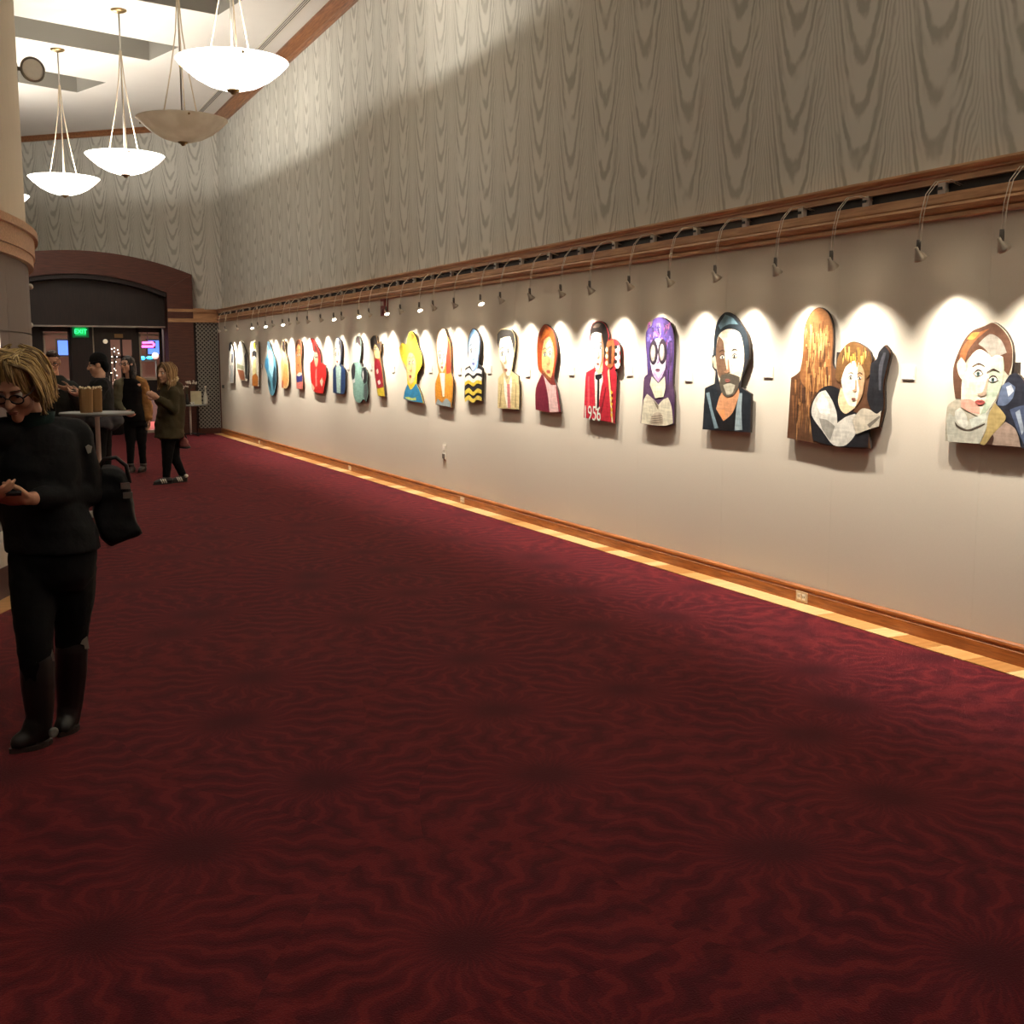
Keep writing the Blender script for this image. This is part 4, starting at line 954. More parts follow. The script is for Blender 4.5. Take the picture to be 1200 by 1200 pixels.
P = Panel('cut-out portrait of a dark-haired figure in pale orange clothes, near the far end',
  z((740, 965), (735, 820), (730, 700), (745, 620), (738, 540), (742, 470), (762, 450), (778, 480), (780, 570), (800, 640), (815, 780), (818, 900), (795, 968)), (226, 186, 130))
P.px('painted_hair', (52, 42, 40), z((741, 540), (744, 472), (762, 454), (775, 482), (776, 570), (765, 590), (752, 560))); P.px('painted_face', (236, 206, 160), z((742, 610), (752, 560), (770, 590), (772, 650), (756, 680)))
P.px('painted_clothes', (222, 160, 90), z((745, 900), (770, 700), (800, 720), (808, 880), (780, 950))); P.px('painted_clothes', (196, 90, 60), z((742, 960), (745, 880), (760, 900), (755, 964))); P.done()
P = Panel('blue and teal cut-out figure, fourth from the far end of the picture wall',
  z((615, 1030), (590, 920), (582, 820), (556, 740), (560, 660), (585, 590), (585, 470), (600, 465), (622, 520), (650, 600), (675, 680), (682, 820), (680, 900), (655, 1035)), (90, 150, 170))
P.px('painted_figure', (150, 200, 216), z((595, 760), (590, 600), (610, 540), (640, 610), (655, 760), (640, 860))); P.px('painted_figure', (60, 130, 170), z((560, 740), (565, 665), (595, 640), (600, 760), (585, 800))); P.px('painted_figure', (30, 60, 74), z((640, 900), (655, 720), (675, 760), (676, 900), (655, 1000))); P.px('painted_figure', (44, 64, 70), z((590, 900), (590, 830), (615, 900), (625, 1010)))
P.px('painted_hair', (70, 90, 104), z((586, 500), (590, 470), (605, 476), (622, 530), (612, 560))); P.done()
P = Panel('rectangular white panel with a yellow and black figure over an orange foot',
  z((418, 945), (412, 700), (395, 640), (392, 465), (490, 462), (494, 700), (492, 950)), (226, 218, 196), smooth=False)
P.px('painted_figure', (190, 190, 60), z((430, 540), (428, 480), (450, 470), (460, 520), (450, 550))); P.px('painted_figure', (40, 38, 38), z((418, 640), (418, 580), (440, 560), (466, 580), (466, 640), (440, 620))); P.px('painted_figure', (196, 120, 50), z((420, 940), (420, 840), (460, 800), (484, 850), (484, 945), (450, 948)), False); P.px('painted_figure', (206, 196, 140), z((425, 830), (430, 660), (460, 650), (470, 800)))
P.done()
P = Panel('pale cut-out shape narrowing to a brown foot, second from the far end',
  z((295, 880), (275, 830), (258, 760), (252, 660), (265, 560), (280, 470), (320, 480), (350, 560), (372, 640), (376, 760), (370, 890)), (216, 210, 190))
P.px('painted_figure', (150, 92, 62), z((294, 874), (276, 825), (260, 762), (330, 780), (345, 884))); P.px('painted_figure', (70, 70, 66), z((345, 860), (335, 620), (352, 575), (370, 650), (372, 870))); P.px('painted_figure', (150, 150, 120), z((256, 750), (256, 700), (330, 730), (332, 775)))
P.done()
P = Panel('black and white cut-out portrait, farthest on the picture wall',
  z((175, 915), (165, 760), (162, 560), (168, 490), (185, 468), (205, 520), (215, 580), (222, 700), (222, 915)), (214, 208, 194))
P.px('painted_hair', (60, 62, 70), z((168, 560), (170, 495), (185, 472), (196, 510), (186, 560))); P.px('painted_figure', (44, 50, 66), z((195, 690), (198, 590), (212, 600), (212, 690))); P.px('painted_figure', (170, 170, 164), z((180, 905), (182, 720), (215, 720), (218, 910)))
P.done()

# name cards beside the pictures
CARD = plain('card_white', (226, 222, 210), .6, var=.03); CARDE = plain('card_frame_grey', (90, 84, 76), .7)  # dark grey for the block framing one card's white face
cards = [(1062, 437, 'a two-figure panel'), (898, 436, 0), (805, 441, 0), (736, 435, 0), (668, 435, 0), (617, 437, 0), (572, 433.5, 0), (537, 435, 0), (503, 433, 0), (459.5, 433, 0), (433.5, 430, 0), (407, 430, 0), (305.5, 429, 0)]
lefts = ['wide two-figure panel', 'bearded man panel', 'purple-haired panel', 'red jacket guitar panel', 'red-haired woman panel', 'tan suit panel', 'blue-headed panel', 'orange jacket panel', 'yellow hat panel', 'afro and red dress panel', 'grey-green coat panel', 'navy jacket panel', 'rectangular white panel']
for (x, y, _), nm in zip(cards, lefts):
    p = at_x(x, y, WP - .02)
    t = thing('name_card', 'small blank-looking white name card just right of the ' + nm, 'label', (WP, p.y, p.z), group='name cards beside the pictures')
    MB().box((-.008, -.05, -.04), (0, .05, .04)).build('card_block', CARDE if nm == 'rectangular white panel' else CARD, t); MB().box((-.0095, -.046, -.036), (-.008, .046, .036)).build('card_face', CARD, t)
p = at_x(262, 453, WP)
t = thing('thermostat', 'tiny dark wall plate at the far end of the picture wall', 'plate', (WP, p.y, p.z)); MB().box((-.02, -.06, -.035), (0, .06, .035)).build('plate', plain('dark_plate', (96, 100, 90), .5), t); MB().box((-.023, -.03, -.015), (-.02, .03, .015)).build('display', BLACKP, t)
# red fire alarm
p = at_x(450, 360, WP - .03)
t = thing('fire_alarm', 'dark red fire alarm box on the wall just under the picture rail', 'alarm', (WP, p.y, 2.275))
MB().box((-.05, -.085, -.11), (0, .085, .11)).build('housing', plain('alarm_red', (122, 40, 32), .45), t); MB().box((-.066, -.045, .02), (-.05, .045, .075)).build('strobe', plain('strobe_clear', (206, 190, 176), .2), t); MB().lathe([(.04, 0), (.04, .008), (0, .01)], (-.05, 0, -.05), 14, axis=(-1, 0, 0)).build('sounder', plain('alarm_dark', (84, 26, 22), .5), t)
# outlets
OUT = plain('outlet_plate', (206, 184, 150), .4); OUT2 = plain('outlet_white', (226, 218, 200), .4)
for i, (x, y) in enumerate(((940, 696), (542, 586), (410, 546.5), (304, 516))):
    p = at_x(x, y, 4.945)
    t = thing('wall_outlet', 'cream double outlet plate in the baseboard, ' + ['nearest one below the bearded man panel', 'second nearest, below the orange jacket panel', 'third nearest, below the grey-green coat panel', 'farthest one'][i], 'outlet', (4.9455, p.y, .046), group='baseboard outlets')
    MB().box((-.005, -.057, -.035), (0, .057, .035)).build('plate', OUT, t)
    for s in (-.025, .025):
        o = MB().box((-.008, s - .017, -.02), (-.005, s + .017, .02)).build('socket', OUT2, t)
        MB().box((-.0085, s - .009, -.004), (-.008, s - .005, .008)).box((-.0085, s + .005, -.004), (-.008, s + .009, .008)).build('slots', BLACKP, o)
p = at_x(521, 529, WP)
t = thing('switch_plate', 'white wall plate with dark lower half, low on the wall under the orange jacket panel', 'plate', (WP, p.y, .54))
MB().box((-.008, -.045, -.085), (0, .045, .085)).build('plate', OUT2, t); MB().box((-.02, -.03, -.075), (-.008, .03, -.02)).build('plug', plain('plug_grey', (120, 110, 98), .5), t); MB().box((-.011, -.02, .02), (-.008, .02, .06)).build('socket', WHITEP, t)

# labels of the picture lamps: by the picture they hang over
short = {}
for yc, lab, pn in PANELS:
    s = lab
    for a in ('cut-out portrait of a ', 'cut-out portrait of ', 'cut-out portrait with ', 'cut-out of a ', 'cut-out portrait, ', 'cut-out figure '): s = s.replace(a, '')
    short[yc] = s
keys = {'nearest': 'the nearest portrait at the right edge', 'wide': 'the wide two-figure panel', 'bearded': 'the bearded man panel', 'purple': 'the purple-haired panel', 'guitar': 'the red jacket guitar panel', 'red-haired': 'the red-haired woman panel', 'tan suit': 'the tan suit panel', 'pale blue': 'the blue-headed panel', 'white-haired': 'the orange jacket panel', 'yellow hat': 'the yellow hat panel', 'afro': 'the afro and red dress panel', 'grey-green': 'the grey-green coat panel', 'navy': 'the navy jacket panel', 'bright red': 'the bright red suit panel', 'orange face': 'the orange face panel', 'pale orange': 'the pale orange clothes panel', 'teal': 'the blue and teal panel', 'rectangular': 'the rectangular white panel', 'brown foot': 'the pale panel with brown foot', 'farthest': 'the farthest portrait'}
pl = []
for yc, lab, pn in PANELS:
    for k_, v_ in keys.items():
        if k_ in lab: pl.append((yc, v_)); break
lamps = [o for o in COL.objects if o.get('category') == 'lamp' and o.name.startswith('picture_lamp')]
byp = {}
for o in lamps: byp.setdefault(min(pl, key=lambda q: abs(q[0] - o.location.y))[1], []).append(o)
for nm, os_ in byp.items():
    os_.sort(key=lambda o: o.location.y)
    for i, o in enumerate(os_):
        w_ = '' if len(os_) == 1 else (['nearer', 'farther'][i] if len(os_) == 2 else ['nearest', 'middle', 'farthest'][min(i, 2)] if len(os_) == 3 else ['nearest', 'second nearest', 'third nearest', 'farthest'][min(i, 3)])
        o['label'] = 'small wire-arm picture lamp ' + (w_ + ' of those ' if w_ else '') + 'over ' + nm

# ------------------------------------------------------------------ people
SKIN = plain('skin', (198, 150, 122), .5, var=.06, scale=20); SKINL = plain('skin_light', (216, 172, 146), .5, var=.06, scale=20)
LIP = plain('lips', (150, 90, 78), .55); EYEW = plain('eye_white', (226, 220, 210), .2, var=.02); EYED = plain('eye_iris', (50, 42, 38), .2)
FRAME = plain('glasses_frame', (22, 18, 20), .3)
class Person:
    def __init__(s, name, label, px, py):
        g = at_z(px, py); s.G = g; v = Vector((g.x, g.y)).normalized(); s.eb = Vector((v.x, v.y, 0)); s.ea = Vector((v.y, -v.x, 0))
        s.t = thing(name, label, 'person', g, math.atan2(s.ea.y, s.ea.x))
        s.body = MB()
    def p(s, px, py, db=0.0):
        d = ray(px, py); t = (s.G.dot(s.eb) + db - C0.dot(s.eb)) / d.dot(s.eb); w_ = C0 + d * t - s.G
        return Vector((w_.dot(s.ea), w_.dot(s.eb), w_.z))
    def world(s, q): return s.G + s.ea * q.x + s.eb * q.y + Vector((0, 0, q.z))
    def head(s, c, fwd, neck, sc_=1.0, upv=None, glasses=False, skin=None, nr=.052):
        F = Vector(fwd).normalized(); U = Vector(upv or (0, 0, 1)); U = (U - F * U.dot(F)).normalized(); Rr = F.cross(U)
        s.H = lambda r, f, u: c + Rr * r * sc_ + F * f * sc_ + U * u * sc_
        H = s.H; b = s.body; q = sc_; s.F, s.U, s.Rr, s.hs = F, U, Rr, sc_
        e = lambda cc, a, f_, u_: b.ell(cc, Rr * a * q, F * f_ * q, U * u_ * q, 18, 12)
        e(H(0, -.012, .035), .074, .093, .088); e(H(0, .022, -.042), .057, .064, .070); b.sph(H(0, .066, -.094), .024 * q)
        b.cap(H(0, .088, .018), .008 * q, H(0, .110, -.020), .0145 * q); b.sph(H(.012, .096, -.024), .009 * q); b.sph(H(-.012, .096, -.024), .009 * q)
        b.cap(H(-.036, .074, .034), .012 * q, H(.036, .074, .034), .012 * q)
        for k in (-1, 1):
            e(H(k * .036, .054, -.026), .03, .03, .03); b.ell(H(k * .077, -.008, .0), Rr * .012 * q, F * .022 * q, U * .034 * q)
        b.cap(H(0, .085, -.055), .014 * q, H(0, .083, -.062), .015 * q)
        b.cap(H(0, -.02, -.05), nr * q, neck, nr * 1.12 * q)
        m = MB()
        for k in (-1, 1):
            o = MB().sph(H(k * .032, .0665, .010), .0145 * q, 12, 8).build('eye', EYEW, s.t); MB().ell(H(k * .032, .079, .008), Rr * .0065 * q, F * .003 * q, U * .0065 * q).build('iris', EYED, o)
            MB().cap(H(k * .016, .0875, .034), .0035 * q, H(k * .05, .078, .036), .0028 * q, 6).build('eyebrow', plain('brow_hair', (92, 68, 48), .8), s.t)
        MB().ell(H(0, .0925, -.056), Rr * .021 * q, F * .006 * q, U * .0035 * q).ell(H(0, .0925, -.063), Rr * .017 * q, F * .0065 * q, U * .004 * q).build('lips', LIP, s.t)
        if glasses:
            g = MB()
            for k in (-1, 1):
                ring = [H(k * .034 + .027 * math.cos(a), .098, .006 + .019 * math.sin(a)) for a in [2 * PI * i / 14 for i in range(15)]]
                g.tube(ring, .0032 * q, 6); g.tube([H(k * .061, .096, .012), H(k * .078, .06, .014), H(k * .08, -.005, .01)], .0028 * q, 6)
            g.tube([H(-.008, .101, .01), H(.008, .101, .01)], .003 * q, 6)
            go = g.build('glasses', FRAME, s.t)
    def hand(s, wrist, d, n, curl=28, q=1.0, thumb=.5):
        d = Vector(d).normalized(); n = Vector(n); n = (n - d * n.dot(d)).normalized(); s_ = getattr(s, 'hs_side', 1); t = d.cross(n) * s_
        b = s.body; W = Vector(wrist)
        b.cap(W, .027 * q, W + d * .03 * q, .026 * q)
        b.ell(W + d * .052 * q, d * .056 * q, t * .043 * q, n * .017 * q, 16, 10)
        for i in range(4):
            k = W + d * (.088, .095, .091, .080)[i] * q + t * (.031, .0105, -.0105, -.030)[i] * q
            L = (.95, 1.06, 1.0, .8)[i] * q; pts = [k - d * .02 * q, k.copy()]; rs = [.0095 * q, .0092 * q]; c_ = k.copy(); a = 0
            for j, l in enumerate((.041, .025, .020)):
                a += R(curl * (1 + .12 * i)); dd = d * math.cos(a) + n * math.sin(a)
                c_ = c_ + dd * l * L; pts.append(c_.copy()); rs.append((.0088, .008, .007)[j] * q)
            b.chain(pts, rs, 10)
        k = W + d * .022 * q + t * .030 * q; d1 = (d * .62 + t * .62 + n * thumb).normalized(); d2 = (d * .9 + t * .2 + n * thumb * 1.2).normalized()
        b.chain([k, k + d1 * .045 * q, k + d1 * .045 * q + d2 * .034 * q, k + d1 * .045 * q + d2 * .034 * q + (d2 * .9 - t * .25).normalized() * .024 * q], [.014 * q, .0115 * q, .0105 * q, .0085 * q], 10)
    def finish(s, voxel=.007, mat=None): remesh(s.body, 'body', mat or SKIN, s.t, voxel, 3)
def rings(P, rows, fwd):
    """rows: (px, py, db, half width, half depth)"""
    F = Vector((fwd[0], fwd[1], 0)).normalized(); Rr = Vector((-F.y, F.x, 0)); out = []
    for px, py, db, hw, hd in rows:
        c = P.p(px, py, db); out.append([c + Rr * hw * math.copysign(abs(math.cos(a)) ** .85, math.cos(a)) + F * hd * math.copysign(abs(math.sin(a)) ** .85, math.sin(a)) for a in [2 * PI * i / 24 for i in range(24)]])
    return out
def folds(amp, f, seed):
    o = Vector((seed * 3.1, seed * 1.7, 0))
    return lambda c, n: n * amp * (noise.noise((c + o) * f) + .5 * noise.noise((c + o) * f * 2.3) + .6 * noise.noise(Vector(((c.x + c.z * .6) * f * .5, (c.y) * f * .5, c.z * f * 2.2)) + o))
def hairtubes(P, paths, mats, name, r=.006, parent=None, seed=1, jit=.01, n=6, taper=.35):
    mb = MB(); rr = random.Random(seed)
    for pts in paths:
        pts = [Vector(p) + Vector((rr.uniform(-jit, jit), rr.uniform(-jit, jit), rr.uniform(-jit, jit))) for p in pts]
        k = len(pts); sp = []
        for i in range(k - 1):
            p0, p1, p2, p3 = pts[max(i - 1, 0)], pts[i], pts[i + 1], pts[min(i + 2, k - 1)]
            for q in range(3):
                t = q / 3; sp.append(.5 * (2*p1 + (p2-p0)*t + (2*p0-5*p1+4*p2-p3)*t*t + (3*p1-p0-3*p2+p3)*t**3))
        sp.append(pts[-1]); m = len(sp); s_ = rr.uniform(.7, 1.3); root = lambda i: min(1, .25 + i / 3)
        mb.tube(sp, [r * s_ * (1 - (1 - taper) * (i / (m - 1)) ** 2) * root(i) for i in range(m)], 5, rr.randrange(len(mats)))
    return mb.build(name, mats, parent)

BLK = cloth('black_jacket', (20, 21, 22), .75); BLK2 = cloth('black_leggings', (13, 13, 14), .85); LEATH = plain('boot_leather', (20, 19, 18), .45, var=.3)
# ======== woman in the foreground
P = W1 = Person('person', 'woman in black jacket, leggings and tall boots looking down at her phone', 48, 872)
nk = P.p(37, 497, .0)
P.head(P.p(20, 454, -.10), (-.34, -.78, -.50), nk, 1.02, glasses=True)
P.body.loft(rings(P, [(38, 500, 0, .06, .06), (38, 512, 0, .15, .08), (40, 545, 0, .16, .1), (50, 590, 0, .14, .1), (62, 640, 0, .15, .11), (62, 668, 0, .14, .1)], (-.35, -.94)))
LS, LE, LW_ = P.p(88, 511, .02), P.p(103, 578, .04), P.p(38, 584, -.22)
RS, RE, RW = P.p(-14, 513, -.05), P.p(-40, 586, -.12), P.p(-34, 584, -.30)
for a in ((LS, LE, LW_), (RS, RE, RW)): P.body.chain(a, [.05, .042, .028])
K1, A1, K2, A2 = P.p(40, 744, -.06), P.p(47, 846, -.03), P.p(84, 738, .06), P.p(82, 830, .16)
P.body.chain([P.p(42, 655, 0), K1, A1], [.085, .058, .042]); P.body.chain([P.p(84, 655, .02), K2, A2], [.085, .058, .042])
P.hs_side = -1
P.hand(LW_, (-1, -.12, -.02), (0, .55, .8), 16, 1.0, .35)
P.hs_side = 1
P.hand(RW, (.8, -.3, .1), (0, .55, .8), 18, 1.0, .3)
P.finish(.006)
jk = MB().loft(rings(P, [(38, 492, 0, .055, .06), (38, 497, 0, .085, .075), (39, 507, 0, .165, .095), (40, 525, 0, .185, .12), (41, 550, 0, .185, .13), (48, 590, 0, .17, .13), (60, 622, 0, .188, .14), (63, 645, 0, .192, .145)], (-.35, -.94)))
jk.chain([LS + Vector((-.06, 0, .02)), LS, LE, LE * .12 + LW_ * .88], [.07, .074, .064, .046]); jk.chain([RS + Vector((.06, 0, .02)), RS, RE, RE * .1 + RW * .9], [.07, .068, .06, .044])
remesh(jk, 'jacket', BLK, P.t, .009, 5, folds(.007, 9, 1))
col = MB().loft([[nk + Vector((math.cos(a) * r_ * 1.05, math.sin(a) * r_, h)) for a in [2 * PI * i / 20 for i in range(20)]] for r_, h in ((.075, -.03), (.085, .02), (.088, .05), (.078, .05), (.07, .0), (.066, -.03))], closed=False).build('collar', cloth('teal_collar', (34, 52, 50)), P.t)
e = P.p(104, 527, -.05); MB().prism([(-.012, .012), (.0, .02), (.014, .012), (.008, -.012), (-.004, -.016)], lambda u, v: e + Vector((u, .02, v)), lambda u, v: e + Vector((u, -.004, v))).build('sleeve_emblem', plain('emblem_grey', (170, 168, 160), .4), P.t)
tr = MB().loft(rings(P, [(62, 632, 0, .17, .125), (62, 655, 0, .176, .13), (63, 675, 0, .165, .12), (63, 690, .0, .13, .09)], (-.35, -.94)))
tr.chain([P.p(40, 665, 0), P.p(39, 700, -.02), K1, A1], [.10, .092, .076, .05]); tr.chain([P.p(86, 665, .02), P.p(85, 700, .03), K2, A2], [.098, .09, .072, .05])
remesh(tr, 'leggings', BLK2, P.t, .009, 4, folds(.004, 12, 2))
def boot(P, top, ank, heel, toe, r0, nm='boot'):
    """tall riding boot"""
    d = (toe - heel); d.z = 0; L = d.length; d.normalize(); sd2 = Vector((-d.y, d.x, 0)); up_ = Vector((0, 0, 1))
    b = MB(); b.chain([top, ank * .45 + top * .55, ank], [r0, r0 * .98, .052])
    b.chain([ank, heel + up_ * .05 + d * .04], [.05, .042]); b.chain([ank + d * .02, heel + d * L * .5 + up_ * .055, heel + d * L * .78 + up_ * .038, toe - d * .03 + up_ * .028], [.048, .044, .038, .026])
    o = remesh(b, nm, LEATH, P.t, .007, 4)
    n_ = 20; sole = [heel + d * (L * .5 + (L * .5 + .008) * math.cos(a)) + sd2 * (.040 - .010 * math.cos(a - .3) ** 2 - .006 * math.cos(2 * a)) * math.sin(a) for a in [2 * PI * i / n_ for i in range(n_)]]
    sb = MB().loft([[Vector((q.x, q.y, 0.001)) for q in sole], [Vector((q.x, q.y, .022)) for q in sole]], smooth=False); hl = heel + d * .035; 
    sb.lathe([(.030, .001), (.034, .035)], (hl.x, hl.y, 0), 16); sb.build('sole', plain('boot_sole', (40, 30, 26), .5), o); return o
bt1 = boot(P, P.p(43, 770, -.05), A1, Vector((*P.p(60, 870, -.0).xy, 0)), Vector((*P.p(13, 884, -.08).xy, 0)), .070)
bt2 = boot(P, P.p(84, 757, .07), A2, Vector((*P.p(88, 850, .20).xy, 0)), Vector((*P.p(70, 862, .06).xy, 0)), .068)
for bt, q, a in ((bt1, P.p(57, 766, -.04), .0), (bt2, P.p(98, 752, .06), .3)):
    MB().prism([(-.03, .006), (.014, .03), (.02, -.022), (.002, -.022), (.0, -.004)], lambda u, v: q + Vector((u, .03, v)), lambda u, v: q + Vector((u, -.045, v))).build('boot_lining', plain('grey_lining', (136, 126, 116), .8), bt)
q = P.p(57, 778, -.09); MB().box(q - Vector((.005, .004, .01)), q + Vector((.005, .01, .01))).build('buckle', STEEL, bt1)
q = P.p(62, 858, -.06); MB().lathe([(.014, 0), (.022, .004), (.022, .008), (.012, .01)], q, 14, axis=(.5, -1, .1)).build('buckle', plain('boot_buckle', (96, 92, 88), .4), bt1)
# hair: short blonde swept bob
H = P.H; BL = [plain('hair_blond_a', (188, 160, 100), .5, var=.3, scale=40), plain('hair_blond_b', (156, 128, 76), .5, var=.3, scale=40), plain('hair_blond_c', (208, 184, 132), .5, var=.3, scale=40), plain('hair_blond_d', (112, 88, 52), .5, var=.3, scale=40)]
hb = MB(); hb.ell(H(0, -.026, .048), P.Rr * .088, P.F * .098, P.U * .098, 24, 16); hb.ell(H(.046, -.05, -.01), P.Rr * .042, P.F * .07, P.U * .085); hb.ell(H(-.046, -.05, -.01), P.Rr * .042, P.F * .07, P.U * .085); hb.ell(H(0, -.07, -.01), P.Rr * .075, P.F * .05, P.U * .09)
ho = remesh(hb, 'hair', BL[1], P.t, .009, 3, lambda c, n: n * .006 * noise.noise(c * 40))
paths = []; rr = random.Random(3)
for i in range(230):
    t = rr.uniform(-.35, .95); a = (t) * PI * .9 - PI * .5   # fringe and sides, parted left
    side = math.sin(t * PI * .75); fr = math.cos(t * PI * .75)
    paths.append([H(-.03 + rr.uniform(-.02, .02), .0 + rr.uniform(-.06, .03), .136), H(.02 * t + side * .05, .05 * fr - .02, .138), H(side * .088, .082 * fr - .02, .09), H(side * (.096 + rr.uniform(0, .012)), .092 * max(fr, -.4) - .025, .045 - abs(side) * .04), H(side * (.098 + rr.uniform(0, .014)), .080 * max(fr, -.5) - .03, rr.uniform(.0, .04) - abs(side) * .075)])
for i in range(190):
    s_ = rr.choice((-1, 1)); f0 = rr.uniform(-.10, .055)
    paths.append([H(s_ * .02, f0, .137), H(s_ * .075, f0 - .01, .10), H(s_ * .1, f0 - .01, .02), H(s_ * (.098 + rr.uniform(0, .014)), f0, -.05), H(s_ * (.09 + rr.uniform(0, .03)), f0 + .01, -.09)])
hairtubes(P, paths, BL, 'hair_strands', .0042, ho, 5, .006)
# phone held in both hands
ph = P.p(2, 579, -.30)
t = thing('phone', 'dark phone held in the hands of the woman in the foreground', 'phone', P.world(ph), P.t.rotation_euler.z)
Mp = Matrix.Rotation(R(-14), 3, 'X')
bx = MB().box((-.07, -.036, -.0045), (.07, .036, .0045)); bx.v = [tuple(Mp @ Vector(v)) for v in bx.v]; bx.build('case', BLACKP, t)
bx = MB().box((-.062, -.033, .0045), (.062, .033, .0052)); bx.v = [tuple(Mp @ Vector(v)) for v in bx.v]; bx.build('display', plain('dark_display', (40, 44, 52), .1), t)
# black tote bag hanging from her elbow
bc = P.p(138, 592, .10); t = thing('tote_bag', "slouchy black tote bag with grey buckles hanging behind the foreground woman's elbow", 'bag', P.world(bc), P.t.rotation_euler.z)
out = [P.p(x, y, .10) - bc for x, y in ((112, 548), (124, 546), (138, 549), (149, 560), (153, 580), (158, 602), (167, 625), (152, 632), (131, 641), (117, 632), (108, 600))]
lo_ = smooth_loop([(q.x, q.z) for q in out], 4); cx_ = sum(q[0] for q in lo_) / len(lo_); cz_ = sum(q[1] for q in lo_) / len(lo_)
rg = [[Vector((cx_ + (u - cx_) * k, d, cz_ + (v - cz_) * k)) for u, v in lo_] for d, k in ((-.075, .80), (-.06, .95), (0, 1.0), (.06, .95), (.075, .80))]
remesh(MB().loft(rg), 'bag_body', cloth('bag_black', (20, 21, 22), .6), t, .008, 4, folds(.010, 9, 5))
pp = lambda x, y, d=.1: P.p(x, y, d) - bc
for d in (.06, .14):
    MB().tube([pp(114, 556, d), pp(108, 566, d), pp(103, 590, .10), pp(97, 590, .06 if d < .1 else .1)], .008, 8).build('strap', BLACKP, t)
    MB().tube([pp(114, 552, d), pp(122, 538, d), pp(136, 536, d), pp(148, 546, d), pp(152, 566, d)], .009, 8).build('handle', BLACKP, t)
for x, y in ((147, 569), (150, 580)): q = pp(x, y, .02); MB().box(q - Vector((.02, .01, .014)), q + Vector((.018, .01, .012))).build('buckle', plain('pewter', (140, 138, 130), .35, .7), t)

# ======== woman in the olive parka
OLV = cloth('olive_parka', (64, 58, 40)); OLV2 = cloth('olive_dark', (50, 46, 34))
P = Person('person', 'blonde woman in olive parka and striped trainers, seen from the side near the doors', 200, 566)
nk = P.p(200, 450, 0); P.head(P.p(194.5, 438, -.02), (-.80, -.58, -.05), nk, 1.04)
F_ = (-.85, -.5)
P.body.loft(rings(P, [(200, 452, 0, .06, .06), (201, 458, 0, .15, .09), (200, 480, 0, .14, .1), (199, 505, 0, .15, .11), (198, 514, 0, .14, .1)], F_))
s1, e1, w1_ = P.p(204, 459, -.14), P.p(204, 480, -.2), P.p(185, 466, -.26); s2, e2, w2_ = P.p(196, 459, .14), P.p(192, 478, .16), P.p(183, 466, -.02)
for a in ((s1, e1, w1_), (s2, e2, w2_)): P.body.chain(a, [.048, .04, .028])
k1, a1, k2, a2 = P.p(196, 538, -.08), P.p(195, 559, -.08), P.p(205, 536, .06), P.p(214, 556, .08)
P.body.chain([P.p(197, 512, -.05), k1, a1], [.08, .055, .038]); P.body.chain([P.p(202, 512, .05), k2, a2], [.08, .055, .038])
P.hand(w1_, (-.8, -.1, .5), (-.3, .9, .2), 30); P.hs_side = -1; P.hand(w2_, (-.8, -.2, .5), (-.2, -.9, .2), 30)
P.finish(.009, SKINL)
jk = MB().loft(rings(P, [(201, 449, 0, .08, .08), (202, 454, 0, .14, .11), (202, 462, 0, .19, .135), (201, 478, 0, .2, .15), (199, 495, 0, .2, .17), (198, 513, 0, .2, .175)], F_))
jk.chain([s1, e1, e1 * .15 + w1_ * .85], [.075, .068, .05]); jk.chain([s2, e2, e2 * .15 + w2_ * .85], [.07, .065, .05]); jk.ell(P.p(208, 453, .02), (.08, 0, 0), (0, .12, 0), (0, 0, .07))
remesh(jk, 'parka', OLV, P.t, .013, 5, folds(.014, 7, 3))
remesh(MB().cap(P.p(198, 449, -.10), .035, P.p(206, 444, -.03), .04).cap(P.p(206, 444, -.03), .04, P.p(204, 444, .1), .035), 'fur_collar', plain('cream_fur', (214, 200, 168), .9, var=.3, scale=60), P.t, .012, 2, lambda c, n: n * .014 * noise.noise(c * 60))
tr = MB().loft(rings(P, [(199, 506, 0, .15, .12), (199, 516, 0, .15, .11)], F_)).chain([P.p(197, 515, -.05), k1, a1], [.095, .068, .048]).chain([P.p(202, 515, .05), k2, a2], [.095, .068, .048])
remesh(tr, 'trousers', BLK2, P.t, .011, 4, folds(.005, 12, 4))
def shoe(P, ank, heel, toe, mat, solemat, stripes=None):
    d = toe - heel; d.z = 0; L = d.length; d.normalize(); u_ = Vector((0, 0, 1)); sd2 = Vector((-d.y, d.x, 0))
    b = MB().chain([heel + u_ * .045 + d * .035, heel + d * L * .45 + u_ * .045, heel + d * L * .75 + u_ * .032, toe - d * .03 + u_ * .026], [.042, .042, .036, .026]).chain([ank, heel + d * .07 + u_ * .05], [.044, .046])
    o = remesh(b, 'shoe', mat, P.t, .009, 2)
    n_ = 16; so = [heel + d * (L * .5 + (L * .5 + .006) * math.cos(a)) + sd2 * .042 * math.sin(a) for a in [2 * PI * i / n_ for i in range(n_)]]
    MB().loft([[Vector((q.x, q.y, .001)) for q in so], [Vector((q.x, q.y, .02)) for q in so]], smooth=False).build('sole', solemat, o)
    if stripes:
        sm = MB(); sg = 1 if sd2.y < 0 else -1
        for k in range(3):
            q0 = heel + d * (L * (.40 + .11 * k)) + sd2 * sg * .046 + u_ * .018; q1 = q0 + d * .02 - sd2 * sg * .014 + u_ * .055
            sm.tube([q0, q1], .009, 6)
        sm.build('stripes', stripes, o)
    return o
WS = plain('trainer_white', (220, 216, 206), .5)
z0 = lambda v: Vector((v.x, v.y, 0))
shoe(P, a1, z0(P.p(202, 565, -.06)), z0(P.p(180, 569, -.20)), BLACKP, BLACKP, WS); o = shoe(P, a2, z0(P.p(219, 562, .12)), z0(P.p(200, 566, -.02)), BLACKP, BLACKP, WS)
